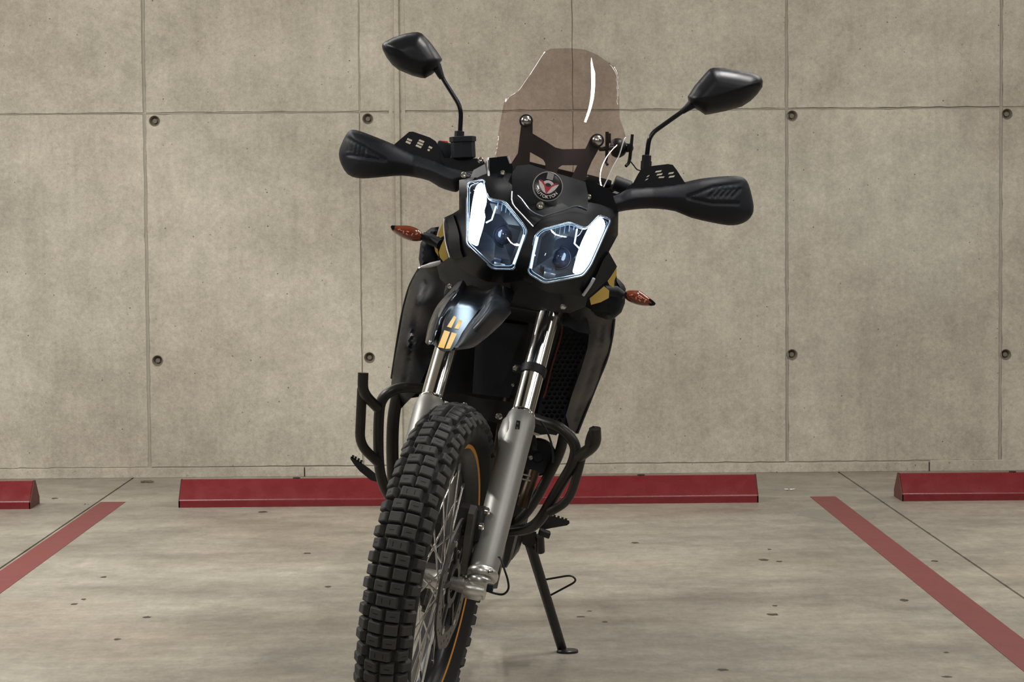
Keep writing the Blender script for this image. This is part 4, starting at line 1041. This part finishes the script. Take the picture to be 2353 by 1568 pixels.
# ---- shrouds and side panels
shell('yellow_side_decal', [(1021, 500), (1014, 520), (1005, 541), (1012, 547), (1020, 542), (1026, 520)], 4.47, M['yellow'], moto, thick=.004, step=10, label='yellow side panel graphic')
shell('yellow_side_decal', [(1021, 548), (1013, 565), (1008, 580), (1011, 592), (1019, 602), (1030, 594), (1026, 575)], 4.47, M['yellow'], moto, thick=.004, step=10, label='yellow side panel graphic')
shell('yellow_side_decal', [(998, 565), (1006, 566), (1006, 576), (1008, 590), (1000, 578)], 4.50, M['yellow'], moto, thick=.004, step=10, label='yellow side panel graphic')
shell('yellow_side_decal', [(1355, 686), (1372, 672), (1388, 658), (1400, 668), (1399, 685), (1380, 695), (1358, 701)], 4.47, M['yellow'], moto, thick=.004, step=10, label='yellow side panel graphic')
shell('yellow_side_decal', [(1396, 646), (1405, 634), (1417, 615), (1417, 632), (1412, 645), (1411, 662), (1400, 655)], 4.47, M['yellow'], moto, thick=.004, step=10, label='yellow side panel graphic')
tl = [(979, 532), (990, 524), (1009, 521), (1004, 540), (998, 550), (1006, 564), (1006, 585), (1015, 603), (1000, 608), (966, 614), (962, 596), (966, 560), (974, 545)]
shell('tank_side_cover', tl, dome(tl, 4.56, .02, 16), M['matte'], moto, thick=.03, step=8, backfn=lambda x, y: 4.62)
tr = [(1415, 637), (1424, 644), (1434, 655), (1438, 664), (1436, 697), (1428, 718), (1411, 733), (1395, 735), (1360, 722), (1350, 700), (1380, 696), (1400, 686), (1411, 668)]
shell('tank_side_cover', tr, dome(tr, 4.56, .02, 16), M['matte'], moto, thick=.03, step=8, backfn=lambda x, y: 4.62)
# left shroud
SL = [(1003, 604), (985, 608), (964, 616), (955, 630), (940, 662), (927, 712), (917, 770), (907, 825), (899, 880), (899, 930), (905, 960), (930, 930), (955, 905), (985, 840), (1000, 800), (1002, 760), (1020, 700), (1040, 660), (1045, 625), (1030, 608)]
slfn = idw([(964, 616, 4.66), (1003, 604, 4.56), (1045, 630, 4.50), (927, 712, 4.72), (899, 880, 4.78), (899, 930, 4.78), (955, 905, 4.66), (1000, 800, 4.64), (1020, 700, 4.56), (955, 700, 4.60), (935, 800, 4.64), (915, 900, 4.70)], 2.6)
shr = shell('side_shroud', SL, grooved(slfn, [(978, 650, 958, 720), (958, 720, 945, 800), (945, 800, 930, 885)], 8, .010), M['black'], moto, thick=.014, step=7)
pipe('shroud_edge', [(964, 616, 4.66), (950, 640, 4.69), (938, 668, 4.71), (925, 718, 4.73), (913, 785, 4.75), (900, 870, 4.78)], .0032, M['gloss'], shr, seg=8)
build('trim_bar', *tube_g([W(968, 614, 4.55), W(990, 609, 4.54), W(1014, 603, 4.53)], [.0025, .0055, .005], 10), M['greyfair'], moto)
# right shroud
SR = [(1345, 705), (1380, 722), (1411, 733), (1412, 745), (1405, 775), (1394, 823), (1375, 872), (1355, 923), (1340, 965), (1325, 998), (1308, 985), (1300, 955), (1315, 905), (1335, 850), (1350, 800), (1354, 765), (1330, 740), (1290, 728), (1282, 700), (1310, 690)]
srfn = idw([(1345, 705, 4.50), (1290, 728, 4.54), (1411, 733, 4.68), (1405, 775, 4.70), (1394, 823, 4.72), (1355, 923, 4.75), (1325, 998, 4.76), (1300, 955, 4.66), (1350, 800, 4.58), (1385, 790, 4.62), (1340, 900, 4.66)], 2.6)
shr2 = shell('side_shroud', SR, grooved(srfn, [(1384, 745, 1376, 800), (1376, 800, 1350, 880), (1350, 880, 1320, 965)], 8, .010), M['black'], moto, thick=.014, step=7)
pipe('shroud_edge', [(1411, 733, 4.68), (1405, 780, 4.70), (1394, 825, 4.72), (1374, 875, 4.735), (1355, 923, 4.75), (1326, 996, 4.76)], .0035, M['gloss'], shr2, seg=8)
shell('shroud_brow', [(1284, 704), (1300, 716), (1350, 735), (1358, 768), (1330, 764), (1300, 748), (1278, 740)], 4.53, M['matte'], shr2, thick=.01, step=12)
# small pale fin on the outer edge of the right shroud
shell('side_fin', [(1411, 738), (1414, 745), (1409, 775), (1403, 790), (1405, 765)], 4.80, M['greyfair'], moto, thick=.002, step=10)

shell('radiator_frame', [(1262, 712), (1340, 715), (1400, 735), (1392, 800), (1350, 905), (1322, 985), (1300, 990), (1232, 968), (1240, 880)], 4.745, M['matte'], moto, thick=.04, step=20)
shell('radiator_frame', [(965, 640), (1045, 640), (1045, 800), (1010, 905), (915, 920), (908, 880), (925, 760), (945, 680)], 4.785, M['matte'], moto, thick=.04, step=20)
# radiators with a real hexagonal guard
def hexgrid(poly, s, shrink=.80):
    hs = []; xs = [p[0] for p in poly]; ys = [p[1] for p in poly]; y = min(ys); r = 0
    while y < max(ys):
        x = min(xs)+(s*.5 if r % 2 else 0)
        while x < max(xs):
            if inside((x, y), poly) and segdist((x, y), poly) > s*.62:
                hs.append([(x+s*.5*shrink*math.cos(math.radians(60*k+30)), y+s*.5*shrink*math.sin(math.radians(60*k+30))) for k in range(6)])
            x += s
        y += s*.87; r += 1
    return hs
RR = [(1290, 748), (1326, 760), (1354, 772), (1348, 812), (1330, 868), (1312, 920), (1300, 962), (1296, 982), (1262, 972), (1232, 962), (1244, 905), (1262, 845), (1278, 790)]
rg = shell('radiator_guard', RR, 4.665, M['matte'], moto, thick=.003, holes=hexgrid(RR, 12, .82), step=40)
shell('radiator_core', RR, 4.69, M['gloss'], moto, thick=.04, step=40)
RL = [(968, 735), (1000, 735), (1000, 800), (985, 850), (965, 905), (925, 905), (930, 850), (945, 790)]
shell('radiator_guard', RL, 4.70, M['matte'], moto, thick=.003, holes=hexgrid(RL, 12, .82), step=40)
shell('radiator_core', RL, 4.72, M['gloss'], moto, thick=.04, step=40)
RM = [(1048, 800), (1082, 800), (1078, 850), (1068, 905), (1030, 905), (1040, 850)]
shell('radiator_guard', RM, 4.70, M['matte'], moto, thick=.003, holes=hexgrid(RM, 12, .82), step=40)
shell('radiator_core', RM, 4.72, M['gloss'], moto, thick=.04, step=40)
pipe('orange_hose', [(1292, 745, 4.63), (1288, 775, 4.635), (1278, 810, 4.64), (1266, 850, 4.645), (1255, 895, 4.65), (1248, 915, 4.65)], .0022, M['redhose'], moto, seg=8, label='orange hose beside the radiator')

# engine front, between the fork tubes
cenf = [(1040, 660), (1180, 690), (1262, 712), (1290, 745), (1262, 845), (1232, 962), (1232, 985), (1180, 1000), (1120, 985), (1060, 950), (1010, 905), (985, 900), (1030, 800), (1040, 720)]
shell('radiator_shroud', cenf, idw([(1060, 700, 4.60), (1230, 740, 4.62), (1150, 850, 4.66), (1100, 950, 4.70), (1220, 960, 4.70)]), M['matte'], moto, thick=.03, step=22)
shell('centre_cover', [(1095, 752), (1130, 738), (1215, 748), (1205, 800), (1188, 870), (1170, 915), (1085, 905), (1090, 820)], 4.58, M['matte'], moto, thick=.05, step=20)
for x, y, r in ((1068, 932, 8), (1147, 957, 8.5), (1178, 885, 4)): bolt(x, y, 4.55, r, moto)
shell('lower_bracket', [(985, 905), (1060, 905), (1100, 915), (1180, 925), (1172, 960), (1150, 975), (1090, 960), (1050, 930), (1000, 915)], 4.60, M['blackmetal'], moto, thick=.03, step=20)

# belly of the machine: engine cases, cylinder, skid plate, tank, seat, tail (lean with the bike)
def blbox(name, x, y, z, hx_, hy, hz, m, bev=.02, **k):
    return build(name, *box_g(BL(x, y, z), bX, AY, bZ, hx_, hy, hz), m, moto, bevel=bev, **k)
blbox('engine_case', 0, 5.02, .42, .135, .24, .125, M['blackmetal'], .03)
blbox('cylinder', 0, 4.90, .62, .075, .075, .10, M['blackmetal'], .015)
for k in range(6): blbox('cooling_fin', 0, 4.90, .55+k*.026, .085, .086, .003, M['blackmetal'], 0)
blbox('cylinder_head', 0, 4.90, .755, .085, .09, .045, M['blackmetal'], .02)
for s_ in (-1, 1):
    build('engine_cover', *lathe_g(BL(s_*.125, 5.05, .40), BL(s_*1, 5.05, .40), [(0, .115), (.020, .112), (.030, .09), (.032, .04), (.030, 0)], 32), M['blackmetal'], moto, smooth=40)
# skid plate loft
sk = []
for y, z, hw in ((4.72, .47, .085), (4.68, .38, .10), (4.70, .29, .115), (4.78, .245, .12), (5.2, .235, .12)):
    sk.append([BL(-hw, y+.05, z+.06), BL(-hw, y+.012, z+.01), BL(-hw*.7, y, z), BL(0, y, z), BL(hw*.7, y, z), BL(hw, y+.012, z+.01), BL(hw, y+.05, z+.06)])
v = [p for r in sk for p in r]+[p+Vector((0, .004, .004)) for r in sk for p in r]; n = 35; f = []
for i in range(4):
    for j in range(6):
        q = (i*7+j, i*7+j+1, i*7+j+8, i*7+j+7); f += [q, tuple(x+n for x in reversed(q))]
for i in range(4):
    for j in (0, 6): f.append((i*7+j, i*7+j+7, i*7+j+7+n, i*7+j+n))
for j in range(6):
    for i in (0, 4): f.append((i*7+j, i*7+j+1, i*7+j+1+n, i*7+j+n))
build('skid_plate', v, f, M['blackmetal'], moto, smooth=30)
# header pipe
hp = [BL(.03, 4.83, .72), BL(.04, 4.72, .70), BL(.055, 4.66, .58), BL(.06, 4.655, .45), BL(.05, 4.74, .32), BL(.03, 4.95, .27)]
header = build('exhaust_header', *tube_g(catmull(hp, 6), .021, 20), M['copper'], moto, smooth=60)
pipe('header_guard', [(1226, 1085, 4.62), (1218, 1110, 4.61), (1208, 1140, 4.60), (1200, 1165, 4.60)], .013, M['copper'], moto, seg=16)
for y in (1092, 1103): pipe('clamp_band', [(1200, y-2, 4.585), (1219, y+3, 4.585)], .0022, M['bolt'], moto, n=1, seg=6)
hornc = W(1236, 1052, 4.72)
horn = build('horn', *lathe_g(hornc+AY*.03, hornc-AY, [(0, .036), (.004, .041), (.024, .041), (.026, .037), (.024, .030), (.024, .012), (.028, .010), (.028, 0)], 32), M['matte'], moto, smooth=40)
pipe('horn_bracket', [(1212, 985, 4.68), (1222, 1010, 4.69), (1224, 1035, 4.69)], .010, M['matte'], moto, seg=10)
bolt(1219, 1052, 4.65, 5.5, moto); bolt(1198, 1142, 4.60, 6, moto, M['alu'])
shell('silver_bracket', [(1222, 968), (1248, 975), (1264, 984), (1285, 994), (1278, 1001), (1262, 998), (1240, 1000), (1224, 998)], 4.66, M['blackmetal'], moto, thick=.012, step=14)
shell('silver_tab', [(1225, 993), (1240, 998), (1238, 1002), (1226, 1000)], 4.65, M['alu'], moto, thick=.004, step=10)
# tank, seat, tail
def blloft(name, secs, m, smooth=50, nv=4):
    """secs: (y, zc, halfwidth, halfheight, power)"""
    rings = []
    for y, zc, hw, hh in secs:
        rings.append([BL(hw*(abs(math.cos(a))**.7)*(1 if math.cos(a) >= 0 else -1), y, zc+hh*(abs(math.sin(a))**.8)*(1 if math.sin(a) >= 0 else -1)) for a in [2*math.pi*k/24 for k in range(24)]])
    cc = [catmull([r[j] for r in rings], nv) for j in range(24)]; nr = len(cc[0]); v = [cc[j][i] for i in range(nr) for j in range(24)]; f = []
    for i in range(nr-1):
        for j in range(24): f.append((i*24+j, i*24+(j+1) % 24, (i+1)*24+(j+1) % 24, (i+1)*24+j))
    f += [tuple(range(24)), tuple((nr-1)*24+j for j in range(24))]
    return build(name, v, f, m, moto, smooth=smooth)
blloft('fuel_tank', [(4.72, .82, .10, .05), (4.78, .84, .15, .10), (4.95, .86, .15, .12), (5.15, .85, .12, .10), (5.28, .82, .08, .06)], M['black'])
blloft('seat', [(5.22, .86, .07, .03), (5.35, .86, .10, .04), (5.6, .87, .13, .045), (5.85, .90, .12, .045), (6.1, .93, .09, .03)], M['matte'])
blloft('tail_cover', [(5.6, .80, .08, .03), (5.9, .83, .08, .03), (6.15, .88, .05, .02)], M['black'])
for s_ in (-1, 1):
    build('frame_tube', *tube_g(catmull([BL(s_*.05, 4.72, .90), BL(s_*.11, 4.95, .74), BL(s_*.12, 5.2, .60), BL(s_*.10, 5.3, .36)], 5), .016, 12), M['blackmetal'], moto)
    build('subframe_tube', *tube_g([BL(s_*.09, 5.2, .76), BL(s_*.08, 5.75, .80)], .012, 12), M['blackmetal'], moto)
    build('swingarm', *tube_g([BL(s_*.10, 5.28, .36), BL(s_*.10, 5.5, .34), BL(s_*.105, 5.72, .325)], [.026, .022, .018], 12), M['alu'], moto)
build('shock_absorber', *tube_g([BL(0, 5.36, .40), BL(0, 5.28, .72)], .028, 16), M['yellow'], moto)
blloft('exhaust_silencer', [(5.35, .52, .001, .001), (5.37, .52, .04, .05), (5.7, .60, .045, .055), (5.9, .65, .04, .05)], M['blackmetal'])
rc = BL(0, 5.70, .325)
wheel(rc, bX, Vector((0, -1, 0)), bZ, .312, .066, .058, 64, .0155, front=False, prefix='rear')
build('number_plate', *box_g(BL(0, 6.15, .70), bX, bZ, AY, .10, .065, .002), M['white'], moto, bevel=.001)
build('rear_fender', *tube_g([BL(0, 5.95, .83), BL(0, 6.12, .74), BL(0, 6.16, .64)], [.05, .035, .02], 12), M['matte'], moto)

# ---- crash bars
def crash(name, pts, r, rad=.04):
    P = bentpath([W(*p) for p in pts], rad, 6); return build(name, *tube_g(P, r, 18), M['guardsteel'], moto, smooth=60)
crash('crash_bar', [(1010, 905, 4.62), (974, 893, 4.58), (915, 889, 4.55), (874, 915, 4.55), (869, 980, 4.56), (870, 1075, 4.58), (885, 1130, 4.60), (935, 1190, 4.66), (1000, 1222, 4.72)], .0112, .055)
crash('crash_bar', [(834.5, 857, 4.50), (833, 903, 4.50), (868, 938, 4.545)], .0110, .03)
crash('crash_bar', [(832, 893, 4.52), (829, 960, 4.53), (826, 1022, 4.53), (870, 1064, 4.56)], .0104, .035)
crash('crash_bar', [(915, 900, 4.72), (903, 960, 4.72), (901, 1040, 4.72), (905, 1130, 4.74), (940, 1180, 4.76)], .0135, .05)
crash('crash_bar', [(1200, 950, 4.62), (1240, 968, 4.58), (1290, 982, 4.55), (1326, 1024, 4.55), (1316, 1068, 4.56), (1294, 1105, 4.58), (1268, 1150, 4.60), (1242, 1195, 4.62), (1216, 1217, 4.65), (1170, 1221, 4.70)], .0118, .05)
crash('crash_bar', [(1367, 985, 4.48), (1369, 1022, 4.49), (1330, 1050, 4.545)], .0125, .03)
crash('crash_bar', [(1338, 1045, 4.56), (1327, 1090, 4.56), (1312, 1138, 4.56), (1294, 1160, 4.57), (1262, 1178, 4.59)], .0095, .03)
crash('crash_bar', [(1296, 1000, 4.72), (1287, 1040, 4.72), (1262, 1090, 4.72), (1236, 1140, 4.72), (1205, 1185, 4.72), (1170, 1212, 4.74)], .0115, .05)
# oblique cut tube mouth of the right bar
shell('bar_mouth', [(1356, 984), (1367, 980), (1363, 1010), (1352, 1030), (1343, 1026), (1347, 1003)], 4.482, M['guardsteel'], moto, thick=.02, step=10, curve=2)

# ---- foot pegs
def peg(name, pts, Y, teeth):
    o = shell(name, pts, Y, M['blackmetal'], moto, thick=.045, step=20, smooth=25)
    for (x, y) in teeth: build('peg_tooth', *box_g(W(x, y, Y+.004), bX, AY, bZ, .0026, .004, .0035), M['blackmetal'], o)
peg('foot_peg', [(1262, 1184), (1308, 1197), (1309, 1203), (1303, 1208), (1268, 1214), (1240, 1220), (1238, 1196)], 4.95, [(1266, 1184.5), (1274, 1187), (1283, 1189.5), (1292, 1192.5), (1300, 1195)])
peg('foot_peg', [(806, 1049), (812, 1052), (826, 1061), (846, 1075), (862, 1088), (866, 1108), (852, 1104), (826, 1083), (812, 1066), (805, 1055)], 5.0, [(811, 1050), (817, 1053), (824, 1057), (830, 1061)])
build('gear_lever', *box_g(W(1251, 1226, 4.90), Vector((.94, 0, -.34)), AY, Vector((.34, 0, .94)), .013, .02, .007), M['blackmetal'], moto, bevel=.003)
build('stand_spring', *tube_g([W(1240, 1232, 5.0), W(1242, 1268, 5.02)], .0105, 14), M['blackmetal'], moto)

# ---- side stand
fc = G(1304, 1498); YF = fc.y
top = W(1213, 1235, 5.02); bot = W(1291, 1490, YF)
ss = build('side_stand', *tube_g([top, bot], [.0125, .0115], 16), M['blackmetal'], moto)
shell('stand_pivot', [(1196, 1226), (1232, 1222), (1236, 1245), (1218, 1262), (1200, 1250)], 5.0, M['blackmetal'], ss, thick=.03, step=16)
fp = G(1304, 1500)
v = []; n = 20
for z, s_ in ((0.0, 1.0), (.005, 1.0), (.0075, .9)):
    for k in range(n):
        a = 2*math.pi*k/n; v.append(Vector((fp.x+.026*s_*math.cos(a), fp.y+.022*s_*math.sin(a), z)))
f = [(i*n+k, i*n+(k+1) % n, (i+1)*n+(k+1) % n, (i+1)*n+k) for i in range(2) for k in range(n)]+[tuple(range(n)), tuple(2*n+k for k in range(n))]
build('stand_foot', v, f, M['blackmetal'], ss, smooth=30)
P = bentpath([W(1250, 1333, 5.14), W(1314, 1322, 5.13), W(1326, 1336, 5.13), W(1266, 1368, 5.15)], .016, 6)
build('stand_tang', *tube_g(P, .0024, 10), M['blackmetal'], ss)
